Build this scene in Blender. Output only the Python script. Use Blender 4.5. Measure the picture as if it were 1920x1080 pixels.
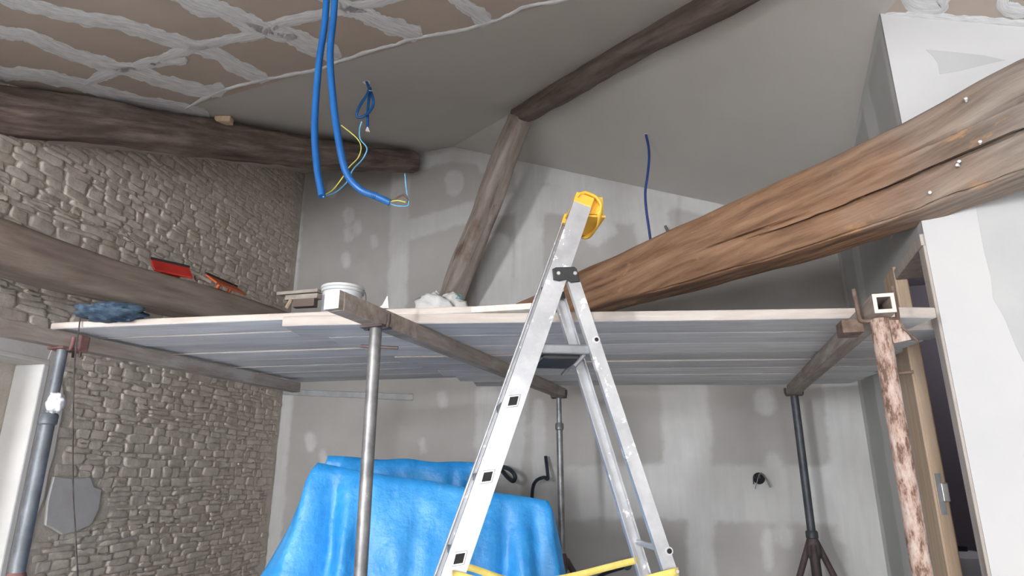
import bpy, bmesh, math, random
from mathutils import Vector, Matrix, noise
random.seed(7)
S = bpy.context.scene
COL = S.collection
for o in list(bpy.data.objects): bpy.data.objects.remove(o)

# ------------------------------------------------------------------ camera
FPX, PITCH, YAW = 1200.0, math.radians(16.7), math.radians(19.35)
EYE = Vector((0, 0, 1.1))
FW = Vector((-math.sin(YAW)*math.cos(PITCH), math.cos(YAW)*math.cos(PITCH), math.sin(PITCH)))
RT = Vector((math.cos(YAW), math.sin(YAW), 0)); UP = RT.cross(FW)
cam = bpy.data.cameras.new('camera'); camo = bpy.data.objects.new('camera', cam); COL.objects.link(camo)
cam.sensor_width = 36; cam.lens = 36*FPX/1920; cam.clip_start = .05; cam.clip_end = 200
camo.matrix_world = Matrix(((RT.x, UP.x, -FW.x, EYE.x), (RT.y, UP.y, -FW.y, EYE.y), (RT.z, UP.z, -FW.z, EYE.z), (0, 0, 0, 1)))
S.camera = camo
# ------------------------------------------------------------------ light
W = bpy.data.worlds.new('overcast_sky'); S.world = W; W.use_nodes = True
bg = W.node_tree.nodes['Background']; bg.inputs[0].default_value = (.80, .88, 1.0, 1); bg.inputs[1].default_value = 1.0
def window_light(name, x, z, y, w, h, power, col, tilt=14):
    l = bpy.data.lights.new(name, 'AREA'); l.shape = 'RECTANGLE'; l.size = w; l.size_y = h; l.energy = power; l.color = col
    o = bpy.data.objects.new(name, l); COL.objects.link(o); o.location = (x, y, z); o.rotation_euler = (math.radians(90-tilt), 0, 0); return o
window_light('front_area_light', -2.15, 1.5, -4.92, .5, 1.7, 400, (.96, .975, 1.0))
window_light('front_area_light', .9, 1.2, -4.92, 2.3, 2.2, 250, (.93, .965, 1.0))  # fill light, set in a wide second window added for it
bl = bpy.data.lights.new('back_room_fill', 'POINT'); bl.energy = 9; bl.shadow_soft_size = .12; bl.color = (.92, .90, 1.0)  # added fill point, no real fitting; lifts the dark room beyond the door
blo = bpy.data.objects.new('back_room_fill', bl); COL.objects.link(blo); blo.location = (1.65, 4.3, 2.2)
S.view_settings.view_transform = 'Standard'; S.view_settings.look = 'None'
S.view_settings.exposure = 0.05; S.view_settings.gamma = 1.0; S.view_settings.use_curve_mapping = False

# ------------------------------------------------------------------ sight lines of the survey (point on a real plane seen at a picture position)
def ray(x, y): return FW + RT*((x-960)/FPX) + UP*((540-y)/FPX)
def atY(x, y, Y): r = ray(x, y); return EYE + r*(Y/r.y)
def atX(x, y, X): r = ray(x, y); return EYE + r*(X/r.x)
def atZ(x, y, Z): r = ray(x, y); return EYE + r*((Z-1.1)/r.z)
def atD(x, y, D): r = ray(x, y); h = -math.sin(YAW)*r.x+math.cos(YAW)*r.y; return EYE + r*(D/h)
def onP(x, y, p0, n): r = ray(x, y); return EYE + r*((Vector(p0)-EYE).dot(n)/r.dot(n))
def proj(P):
    d = Vector(P)-EYE; z = d.dot(FW); return 960+FPX*d.dot(RT)/z, 540-FPX*d.dot(UP)/z

# ------------------------------------------------------------------ materials
def newmat(name):
    m = bpy.data.materials.new(name); m.use_nodes = True; nt = m.node_tree
    return m, nt, nt.nodes['Principled BSDF']
def nd(nt, t, **k):
    n = nt.nodes.new(t)
    for a, v in k.items():
        if a.startswith('i_'):
            key = a[2:]; n.inputs[int(key) if key.isdigit() else key].default_value = v
        else: setattr(n, a, v)
    return n
def ramp(nt, fac, stops):
    r = nt.nodes.new('ShaderNodeValToRGB'); nt.links.new(fac, r.inputs[0]); e = r.color_ramp.elements
    while len(e) < len(stops): e.new(0.5)
    for q, (p, c) in zip(e, stops): q.position = p; q.color = (*c, 1) if len(c) == 3 else c
    return r.outputs[0]
def mixc(nt, fac, a, b, mode='MIX'):
    m = nt.nodes.new('ShaderNodeMix'); m.data_type = 'RGBA'; m.blend_type = mode
    for s, v in ((m.inputs[0], fac), (m.inputs[6], a), (m.inputs[7], b)):
        if hasattr(v, 'default_value') or hasattr(v, 'is_linked'): nt.links.new(v, s)
        else: s.default_value = v if not isinstance(v, tuple) else ((*v, 1) if len(v) == 3 else v)
    return m.outputs[2]
def coords(nt, kind='Object', scale=(1, 1, 1)):
    tc = nt.nodes.new('ShaderNodeTexCoord'); mp = nt.nodes.new('ShaderNodeMapping'); mp.inputs['Scale'].default_value = scale
    nt.links.new(tc.outputs[kind], mp.inputs[0]); return mp.outputs[0]
def nz(nt, vec, scale, detail=5, rough=.6):
    n = nd(nt, 'ShaderNodeTexNoise'); n.inputs['Scale'].default_value = scale; n.inputs['Detail'].default_value = detail; n.inputs['Roughness'].default_value = rough
    nt.links.new(vec, n.inputs['Vector']); return n.outputs['Fac']
def bump(nt, bsdf, h, strength=.3, dist=.01):
    b = nd(nt, 'ShaderNodeBump'); b.inputs['Strength'].default_value = strength; b.inputs['Distance'].default_value = dist
    nt.links.new(h, b.inputs['Height']); nt.links.new(b.outputs[0], bsdf.inputs['Normal'])
def simple(name, c1, c2, scale=8, rough=.7, metal=0, kind='Object', st=(1, 1, 1), b=.15, lo=.35, hi=.65, speck=None, bd=.01):
    m, nt, p = newmat(name); v = coords(nt, kind, st); n = nz(nt, v, scale)
    c = ramp(nt, n, [(lo, c1), (hi, c2)])
    if speck:
        sc, thr, colr = speck; n2 = nz(nt, v, sc, 6, .7); f = ramp(nt, n2, [(thr, (0, 0, 0)), (thr+.03, (1, 1, 1))]); c = mixc(nt, f, c, colr)
    nt.links.new(c, p.inputs['Base Color']); p.inputs['Roughness'].default_value = rough; p.inputs['Metallic'].default_value = metal
    if b: bump(nt, p, nz(nt, v, scale*4), b, bd)
    return m
def wood(name, dark, mid, light, uvs=(1.2, 14), patch=None, rough=.8, kind='UV', rnd=0, bst=.5):
    m, nt, p = newmat(name); v = coords(nt, kind, (uvs[0], uvs[1], uvs[1] if kind == 'Object' else 1))
    if rnd:
        oi = nd(nt, 'ShaderNodeObjectInfo'); ad = nd(nt, 'ShaderNodeVectorMath', operation='MULTIPLY_ADD'); cb = nd(nt, 'ShaderNodeCombineXYZ')
        for k in range(3): nt.links.new(oi.outputs['Random'], cb.inputs[k])
        nt.links.new(cb.outputs[0], ad.inputs[0]); ad.inputs[1].default_value = (37, 53, 71); nt.links.new(v, ad.inputs[2]); v = ad.outputs[0]
    n = nz(nt, v, 1.6, 8, .65); c = ramp(nt, n, [(.3, dark), (.48, mid), (.68, light)])
    if patch:
        col, sc, lo, hi = patch; v2 = coords(nt, kind, (sc, sc*2.2, sc*2.2)); n2 = nz(nt, v2, 1, 6, .6)
        c = mixc(nt, ramp(nt, n2, [(lo, (0, 0, 0)), (hi, (1, 1, 1))]), c, col)
    if rnd:
        hs = nd(nt, 'ShaderNodeHueSaturation'); mr = nd(nt, 'ShaderNodeMapRange'); nt.links.new(oi.outputs['Random'], mr.inputs[0])
        mr.inputs[3].default_value = 1-rnd; mr.inputs[4].default_value = 1+rnd; nt.links.new(mr.outputs[0], hs.inputs['Value']); nt.links.new(c, hs.inputs['Color']); c = hs.outputs[0]
    nt.links.new(c, p.inputs['Base Color']); p.inputs['Roughness'].default_value = rough; bump(nt, p, n, bst, .012)
    return m
def fill_mat(name, paper, paper2, comp, comp2):
    # plasterboard paper with joint compound; attribute "fill" holds signed distance to the filled strips
    m, nt, p = newmat(name); v = coords(nt)
    at = nd(nt, 'ShaderNodeAttribute', attribute_name='fill'); n = nz(nt, v, 7, 6, .6)
    a = nd(nt, 'ShaderNodeMath', operation='MULTIPLY_ADD'); nt.links.new(n, a.inputs[0]); a.inputs[1].default_value = .09; nt.links.new(at.outputs['Fac'], a.inputs[2])
    mr = nd(nt, 'ShaderNodeMapRange', interpolation_type='SMOOTHSTEP'); nt.links.new(a.outputs[0], mr.inputs[0]); mr.inputs[1].default_value = .072; mr.inputs[2].default_value = .022
    vs = coords(nt, 'Object', (9, 1, 1.2)); st = nz(nt, vs, 2.2, 6, .6)
    cc = ramp(nt, st, [(.3, comp2), (.6, comp)]); cp = ramp(nt, nz(nt, v, 2.5), [(.35, paper), (.65, paper2)])
    fac = nd(nt, 'ShaderNodeMath', operation='MULTIPLY'); nt.links.new(mr.outputs[0], fac.inputs[0])
    nt.links.new(ramp(nt, nz(nt, v, 1.7, 4), [(.3, (.40,)*3), (.65, (1,)*3)]), fac.inputs[1])
    nt.links.new(mixc(nt, fac.outputs[0], cp, cc), p.inputs['Base Color']); p.inputs['Roughness'].default_value = .85
    bump(nt, p, st, .08, .004); return m
M = {}
M['board'] = fill_mat('plasterboard', (.40, .385, .365), (.445, .43, .41), (.62, .62, .61), (.565, .56, .55))
M['ceil_grey'] = simple('finished_ceiling', (.52, .50, .475), (.55, .53, .505), 1.6, .9, b=.1)
M['ceil_brown'] = simple('bare_plasterboard_ceiling', (.47, .40, .345), (.515, .44, .385), 2.2, .9, b=.1)
M['compound'] = simple('joint_compound', (.60, .62, .64), (.86, .875, .885), 2.4, .8, kind='UV', st=(3, 34, 1), b=.35, lo=.3, hi=.62)
M['white'] = simple('white_skim', (.56, .565, .575), (.615, .615, .615), 1.1, .85, b=.05)
M['part'] = fill_mat('partition_board', (.40, .41, .405), (.44, .45, .44), (.62, .63, .625), (.56, .57, .565))
M['mortar'] = simple('lime_mortar', (.53, .475, .405), (.63, .57, .50), 14, .95, b=.8)
def stone_mat():
    m, nt, p = newmat('rubble_stone'); v = coords(nt); g = nd(nt, 'ShaderNodeNewGeometry')
    c = ramp(nt, g.outputs['Random Per Island'], [(0, (.60, .53, .46)), (.25, (.69, .625, .55)), (.5, (.63, .57, .51)), (.72, (.72, .665, .60)), (.86, (.67, .58, .515)), (1, (.59, .54, .49))])
    n = nz(nt, v, 22, 7, .7); c = mixc(nt, .55, c, ramp(nt, n, [(.3, (.55, .52, .48)), (.7, (1.2, 1.18, 1.12))]), 'MULTIPLY')
    nt.links.new(c, p.inputs['Base Color']); p.inputs['Roughness'].default_value = .95; bump(nt, p, nz(nt, v, 60, 6, .7), .55, .012); return m
M['stone'] = stone_mat()
M['plaster'] = simple('lime_plaster', (.60, .575, .54), (.70, .68, .65), 3.5, .9, b=.3)
M['jamb_plaster'] = simple('white_plaster', (.70, .69, .67), (.78, .77, .75), 3, .9, b=.2)
M['cement'] = simple('cement_patch', (.50, .49, .485), (.56, .55, .545), 5, .9, b=.15)
M['concrete'] = simple('pale_bounce_floor', (.70, .69, .68), (.78, .77, .76), 3, .9, b=.2)  # unseen floor, kept pale so it bounces light up to boards and ceiling
M['log'] = wood('old_log', (.045, .032, .026), (.115, .083, .068), (.26, .205, .17), (1.3, 11), ((.24, .195, .165), 1.5, .52, .72))
M['beam_left'] = wood('weathered_beam', (.12, .092, .075), (.20, .158, .13), (.29, .245, .21), (1.0, 10), ((.14, .10, .10), 1.1, .55, .72), bst=.3)
def tie_mat():
    m, nt, p = newmat('brown_oak_beam'); v = coords(nt, 'UV', (1.1, 20, 1)); n = nz(nt, v, 1.8, 8, .65)
    warm = ramp(nt, n, [(.28, (.10, .05, .028)), (.48, (.24, .132, .076)), (.72, (.385, .235, .145))])
    grey = ramp(nt, n, [(.28, (.10, .078, .062)), (.5, (.25, .205, .172)), (.72, (.36, .31, .265))])
    tc = nd(nt, 'ShaderNodeTexCoord'); sx = nd(nt, 'ShaderNodeSeparateXYZ'); nt.links.new(tc.outputs['UV'], sx.inputs[0])
    v2 = coords(nt, 'UV', (1.6, 3.5, 1)); n2 = nz(nt, v2, 1.3, 5)
    a = nd(nt, 'ShaderNodeMath', operation='MULTIPLY_ADD'); nt.links.new(n2, a.inputs[0]); a.inputs[1].default_value = 1.1; nt.links.new(sx.outputs[0], a.inputs[2])
    f = nd(nt, 'ShaderNodeMapRange'); nt.links.new(a.outputs[0], f.inputs[0]); f.inputs[1].default_value = 2.15; f.inputs[2].default_value = 2.75
    c = mixc(nt, f.outputs[0], grey, warm)
    v3 = coords(nt, 'UV', (2.2, 9, 1)); n3 = nz(nt, v3, 1.5, 6, .65)
    c = mixc(nt, ramp(nt, n3, [(.61, (0, 0, 0)), (.70, (.8, .8, .8))]), c, (.50, .27, .12))
    nt.links.new(c, p.inputs['Base Color']); p.inputs['Roughness'].default_value = .75; bump(nt, p, n, .5, .012); return m
M['tie'] = tie_mat()
M['rafter'] = wood('dark_rafter', (.06, .044, .036), (.13, .098, .082), (.21, .17, .145), (1.4, 12))
M['strut'] = wood('grey_brown_strut', (.17, .13, .11), (.29, .24, .21), (.39, .34, .30), (1.2, 10), ((.13, .08, .06), 2.0, .55, .68))
M['plank'] = wood('plastered_scaffold_plank', (.46, .46, .465), (.60, .605, .615), (.72, .725, .735), (1.2, 16), ((.76, .77, .78), 1.1, .50, .70), kind='Object', rnd=.16, bst=.25)
M['plank_edge'] = wood('pale_plank_edge', (.42, .36, .315), (.53, .47, .425), (.63, .59, .56), (1.5, 14), kind='Object', rnd=.06, bst=.3)
M['timber'] = wood('plastered_batten', (.20, .165, .14), (.30, .25, .215), (.40, .36, .33), (2.2, 16), ((.42, .40, .38), 3, .55, .7), kind='Object')
M['timber_end'] = simple('pale_sawn_end', (.58, .53, .48), (.72, .68, .64), 30, .8)
M['pine'] = wood('new_pine', (.44, .32, .215), (.55, .42, .30), (.64, .51, .38), (18, 18), kind='Object', bst=.1)
M['pine'].node_tree.nodes['Mapping'].inputs['Scale'].default_value = (16, 16, .9)
M['pine_grey'] = wood('grey_pine', (.37, .32, .28), (.47, .42, .38), (.56, .52, .48), (18, 18), kind='Object', bst=.1)
M['pine_grey'].node_tree.nodes['Mapping'].inputs['Scale'].default_value = (16, 16, .9)
M['steel'] = simple('galvanised_steel_tube', (.17, .17, .175), (.30, .30, .305), 14, .45, .55, b=.1, speck=(30, .66, (.55, .55, .55)))
M['zinc'] = simple('zinc_sheet', (.42, .43, .44), (.52, .53, .54), 12, .5, .3, b=.05)
M['dark_steel'] = simple('dark_steel_tube', (.045, .05, .06), (.085, .09, .105), 10, .5, .3, b=.1)
M['blue_steel'] = simple('blue_grey_steel_tube', (.13, .145, .165), (.22, .24, .265), 10, .5, .3, b=.1)
M['brown_steel'] = simple('brown_painted_steel', (.06, .045, .045), (.12, .09, .085), 12, .6, .2, b=.15)
M['rust'] = simple('rusty_steel', (.11, .07, .05), (.20, .14, .115), 30, .75, .2, b=.3)
def rust_paint():
    m, nt, p = newmat('rusty_painted_tube'); v = coords(nt, 'Object', (1, 1, .35)); n = nz(nt, v, 42, 8, .75)
    c = ramp(nt, n, [(.42, (.13, .075, .055)), (.475, (.31, .20, .155)), (.53, (.42, .31, .26)), (.66, (.53, .45, .415))])
    nt.links.new(c, p.inputs['Base Color']); p.inputs['Roughness'].default_value = .7; bump(nt, p, n, .5, .004); return m
M['rust_paint'] = rust_paint()
M['redlead'] = simple('red_lead_clamp', (.16, .075, .07), (.24, .12, .11), 20, .7)
M['alu'] = simple('scuffed_aluminium', (.44, .45, .47), (.60, .61, .63), 9, .46, .65, b=.08, speck=(16, .60, (.86, .86, .85)))
M['alu_dark'] = simple('grey_aluminium', (.20, .215, .235), (.30, .315, .335), 8, .45, .6, b=.05)
M['black_plastic'] = simple('black_plastic', (.015, .016, .018), (.03, .032, .034), 10, .5, speck=(22, .66, (.75, .75, .74)))
M['dark_hole'] = simple('dark_cavity', (.012, .012, .014), (.02, .02, .022), 5, .9, b=0)
M['yellow'] = simple('yellow_plastic', (.72, .40, .045), (.82, .50, .075), 6, .45, b=.05)
M['strap'] = simple('yellow_webbing', (.72, .56, .12), (.82, .67, .22), 30, .75, b=.2, speck=(18, .70, (.85, .82, .72)))
M['rivet'] = simple('rivet_metal', (.6, .6, .6), (.75, .75, .75), 10, .35, .8, b=0)
def tarp_mat():
    m, nt, p = newmat('blue_tarpaulin'); v = coords(nt); n = nz(nt, v, 4.5, 6, .65)
    c = ramp(nt, n, [(.3, (.012, .20, .56)), (.5, (.025, .285, .70)), (.72, (.075, .38, .80))])
    s = nz(nt, v, 8, 7, .72); c = mixc(nt, ramp(nt, s, [(.62, (0, 0, 0)), (.72, (.38,)*3)]), c, (.45, .58, .74))
    nt.links.new(c, p.inputs['Base Color']); p.inputs['Roughness'].default_value = .42; bump(nt, p, nz(nt, v, 11, 5, .55), .55, .02); return m
M['tarp'] = tarp_mat()
M['conduit'] = simple('blue_conduit_plastic', (.007, .085, .28), (.012, .115, .35), 6, .4, b=0)
M['conduit_dark'] = simple('dark_blue_conduit_plastic', (.012, .035, .17), (.02, .055, .24), 6, .45, b=0, speck=(20, .68, (.4, .45, .55)))
M['conduit_black'] = simple('black_conduit_plastic', (.012, .018, .03), (.03, .045, .07), 10, .5, b=0)
M['wire_blue'] = simple('light_blue_wire', (.10, .36, .62), (.13, .42, .70), 5, .5, b=0)
M['wire_yellow'] = simple('yellow_green_wire', (.50, .50, .09), (.58, .56, .14), 5, .5, b=0)
M['wire_brown'] = simple('brown_wire', (.10, .055, .04), (.14, .08, .06), 5, .5, b=0)
M['bucket'] = simple('white_bucket_plastic', (.62, .64, .65), (.74, .75, .75), 6, .5, b=.05)
M['bucket_print'] = simple('grey_bucket_label', (.26, .29, .33), (.38, .40, .43), 20, .5, b=0)
M['bag'] = simple('white_paper_bag', (.60, .60, .59), (.72, .72, .71), 9, .8, b=.4)
M['teal'] = simple('teal_print', (.02, .28, .30), (.03, .32, .33), 9, .7, b=0)
M['red'] = simple('red_plastic', (.42, .022, .018), (.56, .04, .03), 5, .45, b=.05)
M['orange'] = simple('orange_plastic', (.52, .10, .035), (.60, .14, .05), 5, .5, b=.05)
M['blue_cloth'] = simple('dark_blue_cloth', (.015, .035, .075), (.09, .145, .20), 22, .85, b=.4)
M['cord'] = simple('dark_cord', (.05, .042, .038), (.09, .075, .07), 20, .8, b=0)
M['plastic_white'] = simple('white_film', (.70, .72, .76), (.82, .83, .86), 10, .4, b=.3)
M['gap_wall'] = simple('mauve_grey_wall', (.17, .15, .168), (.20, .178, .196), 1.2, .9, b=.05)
M['frame_white'] = simple('white_window_frame', (.7, .7, .7), (.75, .75, .75), 5, .6, b=0)
def glass():
    m, nt, p = newmat('window_glass'); p.inputs['Transmission Weight'].default_value = 1; p.inputs['Roughness'].default_value = 0; p.inputs['IOR'].default_value = 1.02; return m
M['glass'] = glass()

# ------------------------------------------------------------------ mesh helpers
def tag(o, label=None, cat=None, group=None, kind=None):
    for k, v in (('label', label), ('category', cat), ('group', group), ('kind', kind)):
        if v: o[k] = v
    return o
def setp(o, parent):
    if parent:
        o.parent = parent; o.matrix_parent_inverse = parent.matrix_basis.inverted()
def mk(name, verts, faces, m, parent=None, smooth=False, uvs=None, mats=None, fm=None):
    me = bpy.data.meshes.new(name); me.from_pydata([tuple(v) for v in verts], [], faces); me.update()
    if mats:
        for q in mats: me.materials.append(M[q])
        if fm: me.polygons.foreach_set('material_index', fm)
    else: me.materials.append(M[m])
    if smooth: me.polygons.foreach_set('use_smooth', [True]*len(me.polygons))
    if uvs:
        ul = me.uv_layers.new(name='UVMap'); ul.data.foreach_set('uv', [c for l in me.loops for c in uvs[l.vertex_index]])
    o = bpy.data.objects.new(name, me); COL.objects.link(o); setp(o, parent); return o
def thing(name, label, cat, loc, group=None):
    o = bpy.data.objects.new(name, None); COL.objects.link(o); o.location = loc; o.empty_display_size = .1
    return tag(o, label, cat, group)
BOXF = [(0, 3, 2, 1), (4, 5, 6, 7), (0, 1, 5, 4), (1, 2, 6, 5), (2, 3, 7, 6), (3, 0, 4, 7)]
def obox(c, ax, ay, az):
    c = Vector(c); ax, ay, az = Vector(ax), Vector(ay), Vector(az)
    return [c-ax-ay-az, c+ax-ay-az, c+ax+ay-az, c-ax+ay-az, c-ax-ay+az, c+ax-ay+az, c+ax+ay+az, c-ax+ay+az]
def bevel(o, w, seg=2):
    b = o.modifiers.new('bevel', 'BEVEL'); b.width = w; b.segments = seg; b.limit_method = 'ANGLE'; return o
def boxo(name, c, ax, ay, az, m, parent=None, bev=0):
    o = mk(name, obox(c, ax, ay, az), BOXF, m, parent)
    if bev: bevel(o, bev)
    return o
def aabox(name, x0, x1, y0, y1, z0, z1, m, parent=None, bev=0):
    return boxo(name, ((x0+x1)/2, (y0+y1)/2, (z0+z1)/2), ((x1-x0)/2, 0, 0), (0, (y1-y0)/2, 0), (0, 0, (z1-z0)/2), m, parent, bev)
def smoothpath(pts, n=8):
    P = [Vector(p) for p in pts]
    if len(P) < 3: return P
    out = []
    for i in range(len(P)-1):
        p0 = P[i-1] if i else P[0]*2-P[1]; p1, p2 = P[i], P[i+1]; p3 = P[i+2] if i+2 < len(P) else P[-1]*2-P[-2]
        for k in range(n):
            t = k/n; out.append(.5*((2*p1)+(p2-p0)*t+(2*p0-5*p1+4*p2-p3)*t*t+(3*p1-p0-3*p2+p3)*t**3))
    return out+[P[-1]]
def frames(path):
    up = Vector((0, 0, 1)); res = []; N = None
    for i, p in enumerate(path):
        t = (path[min(i+1, len(path)-1)]-path[max(i-1, 0)]).normalized()
        if N is None:
            N = up.cross(t)
            if N.length < .1: N = Vector((1, 0, 0))
        N = (N-t*N.dot(t)).normalized(); res.append((p, N, t.cross(N)))
    return res
def tube(name, pts, r, m, parent=None, seg=10, n=8, ribs=0, hollow=0, smooth=True):
    path = smoothpath(pts, n)
    if ribs:   # resample for corrugation
        L = [0]
        for a, b in zip(path, path[1:]): L.append(L[-1]+(b-a).length)
        k = int(L[-1]/ribs*2); new = []; j = 0
        for q in range(k+1):
            s = L[-1]*q/k
            while j < len(L)-2 and L[j+1] < s: j += 1
            new.append(path[j].lerp(path[j+1], (s-L[j])/max(1e-9, L[j+1]-L[j])))
        path = new
    V, F = [], []; fr = frames(path); nr = len(fr)
    for i, (p, a, b) in enumerate(fr):
        rr = r*(1 if not ribs else (1.0 if i % 2 else .86))
        if callable(r): rr = r(i/(nr-1))
        for k in range(seg):
            t = 2*math.pi*k/seg; V.append(p+(a*math.cos(t)+b*math.sin(t))*rr)
    for i in range(nr-1):
        for k in range(seg):
            F.append((i*seg+k, i*seg+(k+1) % seg, (i+1)*seg+(k+1) % seg, (i+1)*seg+k))
    F.append(tuple(reversed(range(seg)))); F.append(tuple(range((nr-1)*seg, nr*seg)))
    o = mk(name, V, F, m, parent, smooth)
    if smooth:
        es = o.modifiers.new('split', 'EDGE_SPLIT'); es.split_angle = math.radians(60)
    return o
def lathe(name, c, prof, m, parent=None, seg=32, axis=(0, 0, 1)):
    az = Vector(axis).normalized(); ax = az.orthogonal().normalized(); ay = az.cross(ax); c = Vector(c); V, F = [], []
    for r, z in prof:
        for k in range(seg):
            t = 2*math.pi*k/seg; V.append(c+az*z+(ax*math.cos(t)+ay*math.sin(t))*r)
    for i in range(len(prof)-1):
        for k in range(seg): F.append((i*seg+k, i*seg+(k+1) % seg, (i+1)*seg+(k+1) % seg, (i+1)*seg+k))
    F.append(tuple(reversed(range(seg)))); F.append(tuple(range((len(prof)-1)*seg, len(prof)*seg)))
    o = mk(name, V, F, m, parent, True); es = o.modifiers.new('split', 'EDGE_SPLIT'); es.split_angle = math.radians(40); return o
def timber(name, stations, m, parent=None, nl=110, na=44, sq=5.0, rough=.012, seed=0, grooves=(), wob=.02, axis2=None):
    """stations: list of (centre, half_width, half_height). A hewn or round timber with checks (drying cracks) cut into it."""
    C = [Vector(s[0]) for s in stations]; cum = [0]
    for a, b in zip(C, C[1:]): cum.append(cum[-1]+(b-a).length)
    T = (C[-1]-C[0]).normalized(); up = axis2 or Vector((0, 0, 1)); sd = T.cross(up).normalized(); up = sd.cross(T).normalized()
    V, F, U = [], [], []
    for i in range(nl+1):
        s = cum[-1]*i/nl; j = 0
        while j < len(cum)-2 and cum[j+1] < s: j += 1
        t = (s-cum[j])/(cum[j+1]-cum[j]); t2 = t*t*(3-2*t)
        c = C[j].lerp(C[j+1], t); w = stations[j][1]*(1-t2)+stations[j+1][1]*t2; h = stations[j][2]*(1-t2)+stations[j+1][2]*t2
        c = c+sd*wob*noise.noise((s*.9, seed, 1.3))+up*wob*noise.noise((s*.9, seed+9, 4.1))
        for k in range(na):
            a = 2*math.pi*k/na; ca, sa = math.cos(a), math.sin(a)
            q = (abs(ca)**sq+abs(sa)**sq)**(-1/sq)
            x, z = ca*q*w, sa*q*h
            d = rough*(noise.noise((s*2.2, x*9+seed*3, z*9))*1.2+.5*noise.noise((s*7, x*25+seed, z*25)))
            for (a0, s0, s1, dep, wd, wv) in grooves:
                if s0 < s < s1:
                    ac = a0+wv*noise.noise((s*1.5, a0*3, seed))+.02*noise.noise((s*9, a0, seed)); da = abs((a-ac+math.pi) % (2*math.pi)-math.pi)
                    e = min(1, (s-s0)*4, (s1-s)*4)
                    if da < wd: d -= dep*e*(1-da/wd)
            L = math.hypot(x, z); f = 1+d/L
            V.append(c+sd*x*f+up*z*f); U.append((s, k/na*2*(w+h)*1.2))
    for i in range(nl):
        for k in range(na): F.append((i*na+k, (i+1)*na+k, (i+1)*na+(k+1) % na, i*na+(k+1) % na))
    F.append(tuple(range(na))); F.append(tuple(reversed(range(nl*na, (nl+1)*na))))
    o = mk(name, V, F, m, parent, True, U); es = o.modifiers.new('split', 'EDGE_SPLIT'); es.split_angle = math.radians(55); return o
def clip_poly(pts, inside, cut):
    out = []
    for i, p in enumerate(pts):
        q = pts[(i+1) % len(pts)]; a, b = inside(p), inside(q)
        if a >= 0: out.append(p)
        if (a >= 0) != (b >= 0): out.append(p+(q-p)*(a/(a-b)))
    return out

# ------------------------------------------------------------------ survey planes
YB, XR, YF = 5.0, .794, 2.93            # back wall, partition face, front of the partition
APEX = atY(850, 275, YB); GY = .328      # highest point on the back wall; slope of the left ceiling
GRX, GRY = -.402, -.141                 # slopes of the right ceiling
YFLAT = .6
def zleft(x, y): return APEX.z+GY*(max(y, YFLAT)-YB)
def zright(x, y): return APEX.z+GRX*(x-APEX.x)+GRY*(y-YB)
def zceil(x, y): return min(zleft(x, y), zright(x, y))
NLEFT = Vector((0, GY, -1)); NRIGHT = Vector((GRX, GRY, -1))
L0 = atY(540, 640, YB); L0.z = 0
LD = Vector((ray(1200, 900).x, ray(1200, 900).y, 0)).normalized(); LE = -LD; LN = Vector((LD.y, -LD.x, 0))
if LN.x < 0: LN = -LN
def WL(s, z, off=0): return L0+LE*s+LN*off+Vector((0, 0, z))
def onL(x, y):
    P = onP(x, y, L0, LN); return (P-L0).dot(LE), P.z
YS = -5.0; XE = 3.3
sS = (L0.y-YS)/(-LE.y)

# ------------------------------------------------------------------ room shell
fl = tag(mk('floor', [(-4.6, YS, 0), (XE, YS, 0), (XE, YB+.1, 0), (-4.6, YB+.1, 0), (-4.6, YS, -.1), (XE, YS, -.1), (XE, YB+.1, -.1), (-4.6, YB+.1, -.1)], [(0, 1, 2, 3), (7, 6, 5, 4)], 'concrete'), kind='structure')
# ceiling: two roof slopes meeting on the hip, bare boards in front and finished boards behind
def foldx(y):   # x where both slopes meet
    return APEX.x+(zleft(0, y)-APEX.z-GRY*(y-YB))/GRX
bpts = [onP(x, y, APEX, NLEFT) for x, y in ((345, 203), (1055, 0))]
bs = (bpts[1].y-bpts[0].y)/(bpts[1].x-bpts[0].x)
def front_side(p): return bpts[0].y+bs*(p.x-bpts[0].x)-p.y
ys = [YS, YFLAT, YB]
cv, cf, cm = [], [], []
def addp(P, mi):
    if len(P) >= 3:
        b = len(cv); cv.extend(P); cf.append(tuple(range(b, b+len(P)))); cm.append(mi)
for y0, y1 in ((YS, YFLAT), (YFLAT, YB)):
    f0, f1 = foldx(y0), foldx(y1)
    lp = [Vector((-4.5, y0, zleft(0, y0))), Vector((f0, y0, zleft(0, y0))), Vector((f1, y1, zleft(0, y1))), Vector((-4.5, y1, zleft(0, y1)))]
    addp(clip_poly(lp, front_side, 0), 0); addp(clip_poly(lp, lambda p: -front_side(p), 0), 1)
RB = [onP(x, y, APEX, NRIGHT) for x, y in ((1645, 40), (1682, 0))]
rs = (RB[1].x-RB[0].x)/(RB[1].y-RB[0].y)
def right_side(p): return p.x-(RB[0].x+rs*(min(p.y, RB[0].y)-RB[0].y))
for y0, y1 in ((YS, YFLAT), (YFLAT, RB[0].y), (RB[0].y, YB)):
    f0, f1 = foldx(y0), foldx(y1); x1 = XE+.05
    if y0 >= RB[0].y: x1 = XR+.02
    rp = [Vector((x, y, zright(x, y))) for x, y in ((f0, y0), (max(x1, f0), y0), (max(x1, f1), y1), (f1, y1))]
    if y0 >= RB[0].y: addp(rp, 1)
    else: addp(clip_poly(rp, right_side, 0), 0); addp(clip_poly(rp, lambda p: -right_side(p), 0), 1)
ceil = tag(mk('ceiling', cv, cf, None, mats=['ceil_brown', 'ceil_grey'], fm=cm), kind='structure')
aabox('soffit_board', 0, .01, 0, .01, 0, .01, 'ceil_grey', ceil) if False else None
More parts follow.
